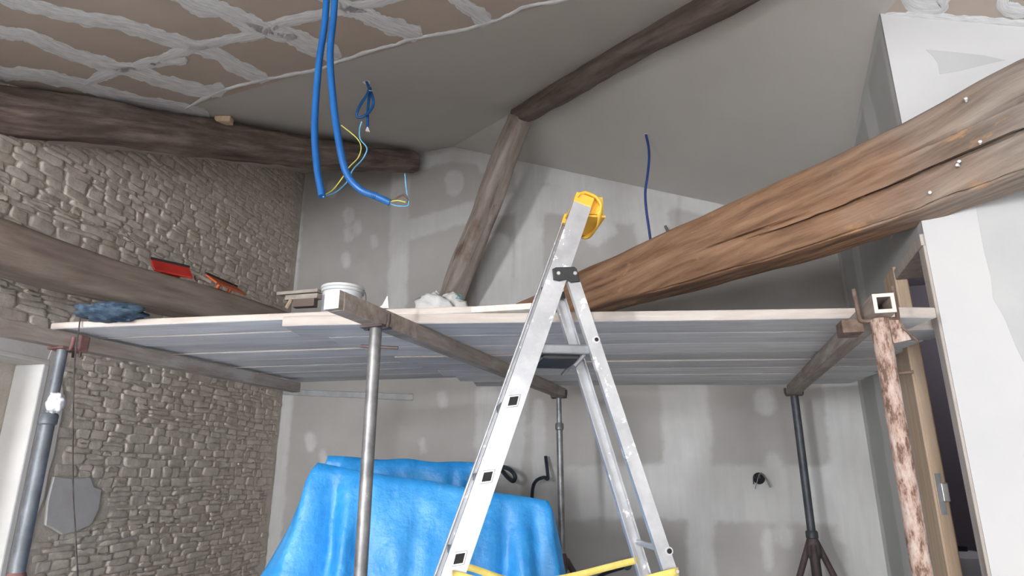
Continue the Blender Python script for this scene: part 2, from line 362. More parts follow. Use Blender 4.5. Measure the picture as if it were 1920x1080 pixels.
# joint compound strips trowelled over the ceiling joints
def ribbon(name, px, wpx, n0, m, parent, lift=.004, seed=0, p0=None, jag=.22, nn=10):
    path = smoothpath([Vector((x, y, 0)) for x, y in px], nn); V, F, U = [], [], []; dn = n0.normalized()
    if dn.z > 0: dn = -dn
    L = 0
    for i, p in enumerate(path):
        t = (path[min(i+1, len(path)-1)]-path[max(i-1, 0)]).normalized(); nrm = Vector((-t.y, t.x, 0))
        L += (path[i]-path[i-1]).length if i else 0
        w = wpx/2; e = min(1, (i+.35)/2.5, (len(path)-.65-i)/2.5)
        a = w*e*(1+jag*2*noise.noise((L*.035, seed, 0))+jag*noise.noise((L*.15, seed, 3))); b = w*e*(1+jag*2*noise.noise((L*.035, seed, 7))+jag*noise.noise((L*.15, seed, 11)))
        for q, h in ((-b, 0), (-b*.55, 1), (a*.55, 1), (a, 0)):
            P = onP(p.x+nrm.x*q, p.y+nrm.y*q, p0 or APEX, n0); V.append(P+dn*(.0012+lift*h)); U.append((L*.004, q*.004))
    for i in range(len(path)-1):
        for k in range(3): F.append((4*i+k, 4*i+k+1, 4*i+5+k, 4*i+4+k))
    return mk(name, V, F, m, parent, True, U)
strips = [([(-420, -150), (-200, -78), (-60, -30), (27, 2), (130, 28), (230, 46), (310, 72), (395, 96), (450, 128), (505, 150)], 27), ([(-420, -70), (-200, -6), (-60, 38), (0, 60), (50, 66), (110, 91), (180, 116), (240, 130), (300, 150), (370, 168), (425, 169)], 26),
          ([(-420, 40), (-200, 85), (-60, 118), (0, 135), (70, 142), (150, 157), (210, 178), (290, 196), (350, 208), (395, 226)], 26), ([(0, -140), (150, -90), (300, -30), (360, 4), (420, 22), (480, 48), (535, 62), (575, 82), (640, 106)], 34),
          ([(420, -120), (540, -50), (640, 8), (680, 24), (715, 42), (745, 52), (792, 68)], 30), ([(640, -200), (760, -90), (835, -25), (858, 2), (886, 20), (920, 44)], 32),
          ([(-300, 20), (-150, -15), (0, -60), (120, -110)], 20), ([(155, 160), (205, 138), (240, 128), (290, 115), (333, 98), (393, 83), (440, 72), (490, 62), (530, 42), (590, 29), (640, 18), (690, 8), (760, -10), (900, -45), (1020, -80)], 20),
          ([(280, 118), (330, 116), (352, 112)], 14), ([(460, 40), (520, 66), (560, 66)], 22), ([(560, -40), (640, 10), (690, 20)], 20)]
for i, (px, w) in enumerate(strips): ribbon('joint_compound', px, w, NLEFT, 'compound', ceil, seed=i*3.1)
ribbon('joint_compound', [(345, 203), (420, 168), (500, 148), (590, 131), (640, 113), (720, 88), (790, 69), (870, 55), (950, 29), (985, 12), (1060, -2), (1200, -42)], 6, NLEFT, 'compound', ceil, seed=50, jag=.5, lift=.006)
for i, (px, w) in enumerate([([(1690, -20), (1715, 8), (1760, 12), (1770, -10)], 30), ([(1880, -10), (1885, 15), (1930, 25)], 30), ([(1648, 36), (1720, 32), (1800, 38), (1880, 44), (1960, 50)], 20), ([(1700, 22), (1740, 24)], 12)]):
    ribbon('joint_compound', px, w, NRIGHT, 'compound', ceil, seed=70+i*2.7)

# ---- left rubble wall
sJ = sum(onL(x, y)[0] for x, y in ((78, 682), (57, 800), (25, 940)))/3; zJ = onL(76, 682)[1]; sJ2 = sJ+1.15; ND = .17
def wl_top(s):
    P = WL(s, 0); return zceil(P.x, P.y)+.03
V, F = [], []
def q4(a, b, c, d, off=0):
    i = len(V); V.extend([WL(*a, off), WL(*b, off), WL(*c, off), WL(*d, off)]); F.append((i, i+1, i+2, i+3))
kn = [-.1, .4, .8, 1.2, 1.6, 2.0, sJ, sJ2, (L0.y-YFLAT)/(-LE.y), 6, sS]
kn = sorted(kn)
for a, b in zip(kn, kn[1:]):
    lo = zJ if (a >= sJ-1e-6 and b <= sJ2+1e-6) else 0
    q4((a, lo), (b, lo), (b, wl_top(b)), (a, wl_top(a)))
# niche: back and reveals
q4((sJ-.05, 0), (sJ2+.05, 0), (sJ2+.05, zJ+.05), (sJ-.05, zJ+.05), -ND)
wl = tag(mk('wall_left', V, F, 'mortar'), kind='structure')
def strip3(name, quad, m, parent): return mk(name, quad, [(0, 1, 2, 3)], m, parent)
def slab(name, outline, th, m, parent, bev=.006):
    n = len(outline); V = [WL(s, z, .0) for s, z in outline]+[WL(s, z, th) for s, z in outline]
    F = [tuple(range(n, 2*n)), tuple(reversed(range(n)))]+[(i, (i+1) % n, n+(i+1) % n, n+i) for i in range(n)]
    o = mk(name, V, F, m, parent); return bevel(o, bev)
# far reveal, head and near reveal of the niche (solid plaster linings)
def lin(name, s0, s1, z0, z1, o0, o1, m):
    V = [WL(s, z, o) for z in (z0, z1) for s, o in ((s0, o0), (s1, o0), (s1, o1), (s0, o1))]
    return bevel(mk(name, V, [(0, 3, 2, 1), (4, 5, 6, 7), (0, 1, 5, 4), (1, 2, 6, 5), (2, 3, 7, 6), (3, 0, 4, 7)], m, wl), .008)
lin('reveal', sJ-.03, sJ+.012, 0, zJ, -ND, .022, 'jamb_plaster'); lin('reveal', sJ2, sJ2+.03, 0, zJ, -ND, .02, 'jamb_plaster'); lin('reveal_head', sJ-.03, sJ2+.03, zJ, zJ+.03, -ND, .02, 'plaster')
pxo = [(98, 640), (103, 660), (97, 690), (112, 715), (116, 745), (112, 780), (104, 815), (98, 850), (86, 890), (84, 905)]
pier = [onL(x, y) for x, y in pxo]
low = [onL(x, y) for x, y in ((78, 935), (62, 975), (52, 1010), (44, 1060), (40, 1100))]
pier_poly = pier+low+[(low[-1][0], 0), (sJ, 0), (sJ, onL(78, 640)[1])]
lint_poly = [(pier[0][0], pier[0][1]), (pier[0][0]+.02, zJ), (sJ+.0, zJ), (sJ2+.3, zJ), (sJ2+.3, onL(0, 618)[1]+.05), (sJ+.35, onL(0, 618)[1]+.02)]
pier_full = pier+low+[(low[-1][0], 0), (sJ, 0), (sJ, zJ+.001)]
slab('plaster_render', pier_full, .018, 'plaster', wl); slab('plaster_render', lint_poly, .016, 'plaster', wl)
patch = [onL(x, y) for x, y in ((96, 893), (130, 897), (165, 895), (172, 913), (186, 918), (181, 955), (165, 985), (140, 996), (112, 1003), (92, 990), (80, 985), (84, 940))]
slab('cement_patch', patch, .02, 'cement', wl)
def inpoly(p, P):
    r = False
    for i in range(len(P)):
        a, b = P[i], P[i-1]
        if (a[1] > p[1]) != (b[1] > p[1]) and p[0] < (b[0]-a[0])*(p[1]-a[1])/(b[1]-a[1])+a[0]: r = not r
    return r
stones = []
z = .0; row = 0; rows = [0.0]
while rows[-1] < 4.3: rows.append(rows[-1]+random.choice((.03, .036, .042, .048, .055, .066)))
def zrow(k, s): return rows[k]+.026*noise.noise((s*1.6, k*.35, 2.2))+.012*noise.noise((s*6, k*.9, 5.2))
for k in range(len(rows)-1):
    s = -.02-random.random()*.1; hgt = rows[k+1]-rows[k]
    while s < 4.6:
        ln = random.uniform(.06, .20)*(1 if random.random() < .8 else 1.5); s1 = s+ln; g = .002
        sub = [(0, 1)]
        if hgt > .05 and random.random() < .35: t = random.uniform(.4, .6); sub = [(0, t), (t, 1)]
        for t0, t1 in sub:
            zl0, zl1 = zrow(k, s), zrow(k+1, s); zr0, zr1 = zrow(k, s1), zrow(k+1, s1)
            a, b = zl0+(zl1-zl0)*t0, zl0+(zl1-zl0)*t1; c, d = zr0+(zr1-zr0)*t0, zr0+(zr1-zr0)*t1
            cs, cz = (s+s1)/2, (a+b+c+d)/4
            bad = cz > wl_top(cs)-.02 or min(a, c) < 0 or s < .0 or (sJ-.02 < s1 and s < sJ2+.02 and min(a, c) < zJ+.01)
            for P in (pier_poly, lint_poly, patch):
                if any(inpoly(q, P) for q in ((cs, cz), (s+.02, cz), (s1-.02, cz))): bad = True
            if not bad: stones.append((s+g, s1-g, a+g, b-g, c+g, d-g))
        s = s1
def stone_mesh(q):
    s0, s1, a, b, c, d = q; j = lambda r: random.uniform(-r, r)
    pts = []
    ln = s1-s0
    for t in (.06, .36, .66, .95): pts.append((s0+ln*t+j(.010), a+(c-a)*t+j(.0065)))
    pts.append((s1+j(.003), c+(d-c)*(.5+j(.3))))
    for t in (.94, .64, .34, .05): pts.append((s0+ln*t+j(.010), b+(d-b)*t+j(.0065)))
    pts.append((s0+j(.003), a+(b-a)*(.5+j(.3))))
    cs = sum(p[0] for p in pts)/10; cz = sum(p[1] for p in pts)/10; pr = random.uniform(.004, .012); V = []
    tx, tz = j(.004), j(.004)
    for f, o in ((1.0, -.004), (.97, pr*.8), (.74, pr)):
        for x, y in pts:
            u = (x-cs)/max(ln, .01)*2; v = (y-cz)/.04
            V.append(WL(cs+(x-cs)*f, cz+(y-cz)*f, o+(tx*u+tz*v*.4+j(.003) if o > 0 else 0)))
    F = []
    for r in (0, 10):
        for k in range(10): F.append((r+k, r+10+k, r+10+(k+1) % 10, r+(k+1) % 10))
    F.append(tuple(reversed(range(20, 30))))
    return V, F
def parea(q):
    s0, s1, a, b, c, d = q; P = [proj(WL(*p)) for p in ((s0, a), (s1, c), (s1, d), (s0, b))]
    cx = sum(p[0] for p in P)/4; cy = sum(p[1] for p in P)/4
    vis = 0 < cx < 1920 and 0 < cy < 1080 and not (cx < 560 and 590+.2*(cx-60) > cy > 600) and not (410+.333*cx < cy < 610)
    if cx < 110 and 630 < cy: vis = False
    A = .5*abs(sum(P[i-1][0]*P[i][1]-P[i][0]*P[i-1][1] for i in range(4)))
    return A if vis else -1
stones = [q for q in stones if q[1] < 4.6]
stones.sort(key=parea, reverse=True)
SV, SF = [], []
for i, q in enumerate(stones):
    v, f = stone_mesh(q)
    # face outward check is unnecessary: both sides shade alike
    if i < 300: mk('stone', v, f, 'stone', wl, True)
    else:
        b0 = len(SV); SV.extend(v); SF.extend([tuple(x+b0 for x in g) for g in f])
ss = mk('small_stones', SV, SF, 'stone', wl, True); ss['kind'] = 'stuff'

# ---- back wall of taped plasterboard
wb = tag(aabox('wall_back', -4.3, XE, YB+.013, YB+.12, 0, 2.85, 'board'), kind='structure')
def XZ(x, y): P = atY(x, y, YB); return P.x, P.z
fills = []   # (x0,z0,x1,z1,halfwidth)
def fp(px, w):
    pts = [XZ(*p) for p in px]
    for a, b in zip(pts, pts[1:]): fills.append((*a, *b, w))
fp([(566, 330), (546, 560)], .05); fp([(535, 730), (505, 1080)], .09)
fp([(752, 315), (745, 560)], .10); fp([(745, 560), (740, 640)], .08)
fp([(765, 432), (880, 398), (1010, 372), (1095, 380)], .10); fp([(1020, 372), (1200, 395)], .13)
fp([(790, 305), (850, 292), (920, 300), (1000, 316), (1370, 400), (1560, 450)], .06)
fp([(1010, 322), (1100, 348), (1240, 385)], .09)
fp([(992, 310), (990, 560)], .13); fp([(930, 470), (925, 590)], .16); fp([(1120, 410), (1120, 440)], .1); fp([(1215, 395), (1240, 500)], .14)
fp([(960, 560), (930, 940)], .20); fp([(905, 735), (900, 830)], .05); fp([(1010, 760), (1010, 920)], .05)
fp([(1040, 925), (1200, 920), (1330, 925), (1640, 930)], .19); fp([(1050, 905), (1300, 900)], .10)
fp([(1275, 640), (1290, 880)], .17); fp([(1310, 800), (1315, 1080)], .09)
fp([(1600, 640), (1640, 1080)], .16); fp([(1570, 700), (1600, 1000)], .1); fp([(1440, 1000), (1440, 1060)], .03)
for x, y, w in ((652, 398, .05), (668, 420, .04), (650, 432, .045), (700, 446, .03), (648, 480, .045), (658, 395, .02), (828, 742, .04), (1432, 748, .07), (1450, 866, .06), (1470, 1000, .05), (850, 335, .09), (905, 300, .06), (1140, 420, .05), (790, 830, .03), (580, 820, .05), (605, 850, .035), (620, 348, .05), (1430, 752, .05)):
    fp([(x, y), (x+3, y+14)], w)
def sdf(x, z):
    d = 9
    for x0, z0, x1, z1, w in fills:
        dx, dz = x1-x0, z1-z0; t = max(0, min(1, ((x-x0)*dx+(z-z0)*dz)/(dx*dx+dz*dz+1e-9)))
        d = min(d, math.hypot(x-x0-dx*t, z-z0-dz*t)-w)
    return max(-.3, min(.3, d))
def board_grid(name, corner, nx, nzz, m, parent, fn):
    V, F, A = [], [], []
    for i in range(nx+1):
        for j in range(nzz+1):
            P, a = corner(i/nx, j/nzz); V.append(P); A.append(a)
    for i in range(nx):
        for j in range(nzz): F.append((i*(nzz+1)+j, (i+1)*(nzz+1)+j, (i+1)*(nzz+1)+j+1, i*(nzz+1)+j+1))
    o = mk(name, V, F, m, parent, True); at = o.data.attributes.new('fill', 'FLOAT', 'POINT'); at.data.foreach_set('value', A); return o
xs = [-4.2, XZ(750, 430)[0], XZ(992, 430)[0], XZ(1285, 800)[0], XR+.005]
zh = [0, XZ(1300, 925)[1], XZ(880, 398)[1], 5]
for xa, xb in zip(xs, xs[1:]):
    for za, zb in zip(zh, zh[1:]):
        def cn(u, v):
            x = xa+(xb-xa)*u; top = min(zb, zceil(x, YB)+.01); zz = za+(max(top, za+.002)-za)*v; return (x, YB, zz), sdf(x, zz)
        board_grid('plasterboard_panel', cn, max(2, int((xb-xa)/.035)), max(2, int((min(zb, 4.2)-za)/.035)), 'board', wb, None)
# wall box hole
hc = atY(1423, 897, YB)
lathe('socket_hole', hc+Vector((0, -.004, 0)), [(.036, 0), (.040, .004)], 'dark_hole', wb, 20, (0, 1, 0))

# ---- partition with the door opening
sfill = []
def cpart(y0, y1, z0, z1, nx, nzz):
    def fn(u, v):
        y = y0+(y1-y0)*u; top = min(z1, zceil(XR, y)+.01); zz = z0+(top-z0)*v
        d = min(abs(y-YB)-.12, abs(y-4.35)-.10, abs(zz-zceil(XR, y))-.06, abs(y-YF)-.05)
        if zz > 2.25: d = min(d, abs(y-3.35-.12*(zz-2.3))-.10)
        return (XR, y, zz), max(-.3, min(.3, d))
    return fn
DY0, DY1, DZ = atX(1800, 853, XR).y, atX(1744, 853, XR).y, 2.04; DYC = atX(1719, 853, XR).y; JX = onP(1763, 853, (0, DY1, 0), Vector((0, 1, 0))).x       # door opening in the partition face
wr = tag(aabox('wall_right', XR+.012, JX-.003, DY1+.037, YB, 0, zceil(XR, YB)-.05, 'board'), kind='structure')
board_grid('plasterboard_panel', cpart(DY1, YB, 0, DZ, 0, 0), 40, 50, 'part', wr, None)
board_grid('plasterboard_panel', cpart(YF+.0, YB, DZ, 5, 0, 0), 50, 36, 'part', wr, None)
aabox('partition_core', XR+.012, XR+.09, YF+.02, DY1, DZ+.04, zceil(XR, YF)-.12, 'board', wr)
d1 = tag(aabox('door_1', XR-.004, JX, DY1, DY1+.035, 0, DZ, 'pine', bev=.003), kind='structure')
aabox('door_casing', XR-.014, XR+.001, DY1+.006, DYC, 0, DZ+.07, 'pine', d1, .003)
aabox('door_rebate', JX, JX+.006, DY1+.016, DY1+.035, 0, DZ, 'pine', d1, .002)
aabox('door_head', XR-.012, XR+.11, YF+.006, DY1+.0, DZ, DZ+.05, 'pine_grey', d1, .003)
aabox('door_jamb', XR-.006, XR+.11, YF+.006, DY0, 0, DZ, 'pine_grey', d1, .003)
lp = onP(1764, 925, (0, DY1, 0), Vector((0, 1, 0)))
aabox('strike_plate', lp.x-.012, lp.x+.010, DY1-.0035, DY1, lp.z-.09, lp.z+.085, 'alu_dark', d1)
o = aabox('strike_lip', lp.x+.002, lp.x+.03, DY1-.020, DY1-.004, lp.z-.035, lp.z+.045, 'rivet', d1, .004)
# white wall facing the room
def whtop(x): return zceil(x, YF)
nseg = 24; V = []; F = []
for i in range(nseg+1):
    x = XR+.004+(XE-XR-.004)*i/nseg
    V += [(x, YF, 0), (x, YF, whtop(x)+.005), (x, YF+.08, 0), (x, YF+.08, whtop(x)+.005)]
for i in range(nseg):
    a = 4*i; F += [(a, a+4, a+5, a+1), (a+2, a+3, a+7, a+6), (a+1, a+5, a+7, a+3)]
F += [(0, 1, 3, 2), (4*nseg, 4*nseg+2, 4*nseg+3, 4*nseg+1)]
ww = tag(mk('wall_front_right', V, F, 'white'), kind='structure')
def onW(x, y): return atY(x, y, YF-.0005)
def wpoly(name, px, m, lift):
    P = [atY(x, y, YF) for x, y in px]; n = len(P); V = [p+Vector((0, -lift, 0)) for p in P]+P
    return mk(name, V, [tuple(range(n))]+[(i, (i+1) % n, n+(i+1) % n, n+i) for i in range(n)], m, ww)
M['skim2'] = simple('grey_skim_patch', (.47, .48, .49), (.52, .53, .53), 3, .85, b=.05)
wpoly('bare_patch', [(1735, 93), (1790, 98), (1845, 104), (1885, 113), (1868, 116), (1830, 125), (1795, 134), (1762, 139), (1758, 118), (1748, 104)], 'skim2', .0015)
wpoly('bare_patch', [(1830, 388), (1925, 350), (2300, 300), (2300, 900), (1960, 760), (1905, 650), (1885, 600), (1862, 560), (1858, 520), (1845, 470)], 'skim2', .0012)
# room beyond the door
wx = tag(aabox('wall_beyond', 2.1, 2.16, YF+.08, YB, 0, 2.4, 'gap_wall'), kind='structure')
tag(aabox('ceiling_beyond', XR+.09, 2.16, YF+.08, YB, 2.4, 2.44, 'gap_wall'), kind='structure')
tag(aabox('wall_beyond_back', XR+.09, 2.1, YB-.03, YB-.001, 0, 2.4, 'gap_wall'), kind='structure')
# front wall behind the camera; its wide second window is added for fill light
def wall_holes(name, y, x0, x1, zt, holes, m):
    V, F = [], []
    hs = sorted(holes); xs = [x0]+[v for h in hs for v in h[:2]]+[x1]
    def bx(a, b, c, d):
        i = len(V); V.extend([Vector(p) for p in obox(((a+b)/2, y, (c+d)/2), ((b-a)/2, 0, 0), (0, .05, 0), (0, 0, (d-c)/2))]); F.extend([tuple(q+i for q in f) for f in BOXF])
    for i in range(0, len(xs), 2): bx(xs[i], xs[i+1], 0, zt)
    for a, b, c, d in hs: bx(a, b, 0, c); bx(a, b, d, zt)
    return tag(mk(name, V, F, m), kind='structure')
wf = wall_holes('wall_front', YS-.05, -2.7, XE, 2.62, [(-2.42, -1.88, .62, 2.38), (-.3, 2.1, .06, 2.36)], 'white')
for i, (a, b, c, d) in enumerate([(-2.42, -1.88, .62, 2.38), (-.3, 2.1, .06, 2.36)]):
    w = tag(aabox('window_%d' % (i+1), a, b, YS-.06, YS-.05, c, d, 'glass'), kind='structure')
    for q in ((a, a+.05, c, d), (b-.05, b, c, d), (a, b, c, c+.05), (a, b, d-.05, d), ((a+b)/2-.03, (a+b)/2+.03, c, d)): aabox('window_frame', q[0], q[1], YS-.09, YS-.04, q[2], q[3], 'frame_white', w)
tag(aabox('wall_east', XE, XE+.1, YS, YB, 0, 3.3, 'white'), kind='structure')

# ------------------------------------------------------------------ roof timbers
def along_gap(x, y, gap):
    r = ray(x, y); lo, hi = .5, 9
    for _ in range(60):
        t = (lo+hi)/2; P = EYE+r*t
        if zceil(P.x, P.y)-P.z > gap: lo = t
        else: hi = t
    return EYE+r*lo
HD2 = Vector((-math.sin(YAW), math.cos(YAW), 0))
lst_ = []
for x, y, hh in ((0, 208, 56), (200, 232, 48), (400, 262, 40), (600, 288, 33), (772, 305, 24)):
    g = .14
    for _ in range(6):
        P = along_gap(x, y, g*1.12+.02); g = hh*(P-EYE).dot(HD2)/1253*.95
    lst_.append((P, g, g))
d0 = lst_[0][0]+(lst_[0][0]-lst_[2][0])*.5; lst_.insert(0, (d0, lst_[0][1], lst_[0][1]))
lg = tag(timber('roof_log', lst_, 'log', sq=2.6, rough=.022, seed=3, nl=150, na=56, wob=.02,
     grooves=((3.5, .2, 3.2, .03, .06, .3), (2.9, 1.2, 4.6, .03, .055, .25), (4.0, 2.2, 4.9, .025, .05, .2))), 'dark round roof log running under the ceiling above the stone wall', 'beam')
wq = along_gap(420, 226, .03); tag(boxo('wood_wedge', wq, RT*.055, HD2*.03, Vector((0, 0, .022)), 'pine', None, .004), 'small tan wooden wedge between the roof log and the ceiling', 'wedge')
# strip of boarding between the log and the head of the stone wall
sof = [onL(x, y) for x, y in ((560, 324), (420, 306), (300, 293), (180, 281), (120, 275), (80, 271))]
V = []
for i, (s, zz) in enumerate(sof):
    k = 1-i/5.0; P = WL(s, zz, .0); Q = P+LN*(.03+.17*k); Q.z = min(zceil(Q.x, Q.y)-.02, zz+.02+.08*k); V += [WL(s, zz, -.02), Q]
tag(mk('trim_1', V, [(2*i, 2*i+2, 2*i+3, 2*i+1) for i in range(len(sof)-1)], 'ceil_brown'), kind='structure')
# lower left beam
zc = 2.125
p0 = atZ(0, 464, zc); p1 = atZ(270, 541, zc); dd = (p1-p0).normalized()
st = p0-dd*1.2; en = p0+dd*((YB-.03-p0.y)/dd.y)
lb = tag(timber('tie_beam', [(st, .12, .108), (p0, .12, .108), (p1, .11, .10), (en, .11, .10)], 'beam_left', sq=6, rough=.010, seed=11, wob=.03, nl=140, na=56,
     grooves=((2.7, 1.0, 2.4, .02, .05, .25), (3.6, 1.1, 3.4, .018, .04, .2))), 'grey-brown squared beam running along the stone wall above the scaffold boards', 'beam')
# tie beam of the hip truss
RK = onP(985, 188, APEX, NLEFT)
TD = Vector((-.84, .54, 0)).normalized(); TN = TD.cross(Vector((0, 0, 1)))
T0 = Vector((-1.345, 4.142, 0))
def onT(x, y): return onP(x, y, T0, TN)
tops = [(1920, 100, 1945, 312), (1690, 225, 1700, 400), (1500, 313, 1512, 462), (1300, 405, 1312, 522), (1100, 497, 1112, 575), (1013, 545, 1022, 606), (940, 577, 946, 630)]
stn = []
inward = TN if TN.y > 0 else -TN
for x0, y0, x1, y1 in tops:
    A, B = onT(x0, y0), onT(x1, y1); stn.append(((A+B)/2+inward*.115, .115, abs(A.z-B.z)/2))
e0 = Vector(stn[0][0])+(Vector(stn[0][0])-Vector(stn[1][0])).normalized()*1.5; e0.z = stn[0][0].z
e1 = Vector(stn[-1][0])-(Vector(stn[0][0])-Vector(stn[-1][0])).normalized()*.55; e1.z = stn[-1][0].z
stn = [(e0, .12, stn[0][2])]+stn+[(e1, .10, stn[-1][2])]
tieb = tag(timber('tie_beam', stn, 'tie', sq=6, rough=.006, seed=21, nl=260, na=200, wob=.012,
     grooves=((3.46, 1.1, 2.75, .06, .034, .06), (2.92, 1.0, 2.05, .045, .03, .05), (3.30, 2.3, 3.0, .03, .03, .05), (4.02, 1.5, 3.4, .03, .03, .04))),
     'heavy orange-brown oak beam crossing from upper right behind the stepladder', 'beam')
for x, y in ((1815, 187), (1842, 268), (1798, 312), (1748, 364), (1803, 305)):
    P = onT(x, y)-inward*.012; d = inward
    lathe('screw_plug', P-d*.012, [(.003, 0), (.007, .003), (.004, .02)], 'plastic_white', tieb, 6, d+Vector((random.uniform(-.5, .5), 0, random.uniform(-.5, .5))))
# hip rafter under the ceiling and the strut that carries it
def hip(y, drop): return Vector((foldx(y), y, zleft(0, y)-drop))
hy0 = 4.20; hr = [(hip(hy0+.02, .055), .07, .075), (hip(3.6, .05), .075, .07), (hip(3.0, .045), .08, .07), (hip(2.2, .05), .08, .07), (hip(1.2, .05), .08, .07)]
tag(timber('hip_rafter', hr, 'rafter', sq=4, rough=.012, seed=31, wob=.02, nl=90, na=36), 'dark hip rafter lying against the grey ceiling', 'beam')
s_top = onP(982, 190, T0, TN)+inward*.0; s_bot = onP(848, 548, T0, TN); s_dir = (s_bot-s_top).normalized()
top = hip(hy0, .10); bot = top.lerp(s_bot, 1.0); bot = s_bot+s_dir*.25
tag(timber('strut', [(top-s_dir*.02, .085, .085), (top.lerp(bot, .5), .09, .085), (bot, .095, .09)], 'strut', sq=5, rough=.012, seed=41, wob=.02, nl=90, na=48, axis2=inward,
     grooves=((4.75, .25, 1.6, .03, .05, .2), (4.2, .7, 1.7, .02, .04, .2))), 'slanting grey-brown wooden strut propping the end of the hip rafter', 'beam')

# ------------------------------------------------------------------ scaffold
ZB = 1.70; BR = .06
def plank(A, B, w, th, zb, label, za=None, grp='scaffold boards', cham=.0):
    """board whose front lower edge runs A->B (world points), lying from there backwards"""
    A, B = Vector(A), Vector(B); d = B-A; L = d.length; xd = d.normalized(); yd = Vector((-xd.y, xd.x, 0)).normalized(); zd = xd.cross(yd)
    me = bpy.data.meshes.new('scaffold_board'); bm = bmesh.new(); NX = 24
    rings = []
    for i in range(NX+1):
        x = -L/2+L*i/NX; e = min(i, NX-i); cw = w/2*(1-(.10 if e == 0 else 0)); ww = .006*noise.noise((x*1.1, A.x*7, A.y*5)); zz = .006*noise.noise((x*.8, A.y*9, 3))
        rings.append([bm.verts.new((x, sgn*cw+ww, zq*th/2+zz)) for sgn, zq in ((-1, -1), (1, -1), (1, 1), (-1, 1))])
    fs = []
    for a, b in zip(rings, rings[1:]):
        for k in range(4):
            f = bm.faces.new((a[k], b[k], b[(k+1) % 4], a[(k+1) % 4])); f.material_index = 1 if k in (1, 3) else 0
    for q in (rings[0][::-1], rings[-1]):
        f = bm.faces.new(q); f.material_index = 0
    bmesh.ops.recalc_face_normals(bm, faces=bm.faces); bm.to_mesh(me); bm.free()
    me.materials.append(M['plank']); me.materials.append(M['plank_edge'])
    o = bpy.data.objects.new('scaffold_board', me); COL.objects.link(o)
    c = (A+B)/2+yd*w/2+zd*th/2
    o.matrix_world = Matrix(((xd.x, yd.x, zd.x, c.x), (xd.y, yd.y, zd.y, c.y), (xd.z, yd.z, zd.z, c.z), (0, 0, 0, 1)))
    bevel(o, .006, 2); return tag(o, label, 'board', grp)
ords = ['first', 'second', 'third', 'fourth', 'fifth', 'sixth', 'seventh', 'eighth', 'ninth', 'tenth']
RA, RBt = atZ(525, 611, ZB), atZ(1760, 594, ZB); rd = (RBt-RA).normalized(); rn = Vector((-rd.y, rd.x, 0))
LA, LB = atZ(90, 617, ZB+.012), atZ(893, 585, ZB+.044)
ld = (LB-LA).normalized(); ln = Vector((-ld.y, ld.x, 0)).normalized()
back_r = (atZ(1300, 722, ZB)-RA).dot(rn); back_l = (atZ(620, 722, ZB)-LA).dot(ln)
nb = 8; wgap = .007; pos = 0
rends = [(1760, 594), (1738, 640), (1692, 655), (1665, 672), (1640, 690), (1640, 698), (1630, 706), (1613, 713)]
lst = [0, .12, .20, .30, .38, .45, .52, .60]
for i in range(nb):
    w = back_r/nb-wgap; off = rn*(i*back_r/nb)
    if i == 3: off = off+rn*.02; w -= .03
    e = atZ(*rends[i], ZB); te = (e-RA).dot(rd)
    A = RA+off+rd*lst[i]; B = RA+off+rd*te
    plank(A, B, w, .042, ZB, ('front-most ' if i == 0 else 'rear-most ' if i == nb-1 else '%s from the front of the ' % ords[i])+'grey plaster-stained scaffold boards on the right' if i not in (0, nb-1) else ('front-most grey scaffold board with pale edge reaching the door partition' if i == 0 else 'rear-most of the right-hand grey scaffold boards, nearest the back wall'), grp='right-hand scaffold boards')
nl_ = 8
lbear0, lbear1 = atZ(140, 645, ZB-.03), atZ(558, 725, ZB-.03); lbd = (lbear1-lbear0)
lend = [LB]+[None]*7
for i in range(nl_):
    w = back_l/nl_-wgap; off = ln*(i*back_l/nl_)
    # start just past the left bearer
    q = LA+off; m = Matrix(((ld.x, -lbd.x), (ld.y, -lbd.y))); det = ld.x*(-lbd.y)+lbd.x*ld.y
    rx, ry = lbear0.x-q.x, lbear0.y-q.y; t = (rx*(-lbd.y)+lbd.x*ry)/det
    s0 = 0 if i == 0 else t-.07
    lenf = (LB-LA).length; e = lenf if i == 0 else lenf*[1, .80, .92, .70, .85, .78, .88, .72][i]
    if i == 7: e = t+1.5
    plank(LA+off+ld*s0, LA+off+ld*e, w, .028, ZB, ('front-most thin scaffold board on the left, its end lapped over the right-hand boards' if i == 0 else 'rear-most thin scaffold board on the left, nearest the back wall' if i == nl_-1 else '%s from the front of the thin scaffold boards on the left' % ords[i]), grp='left-hand scaffold boards')
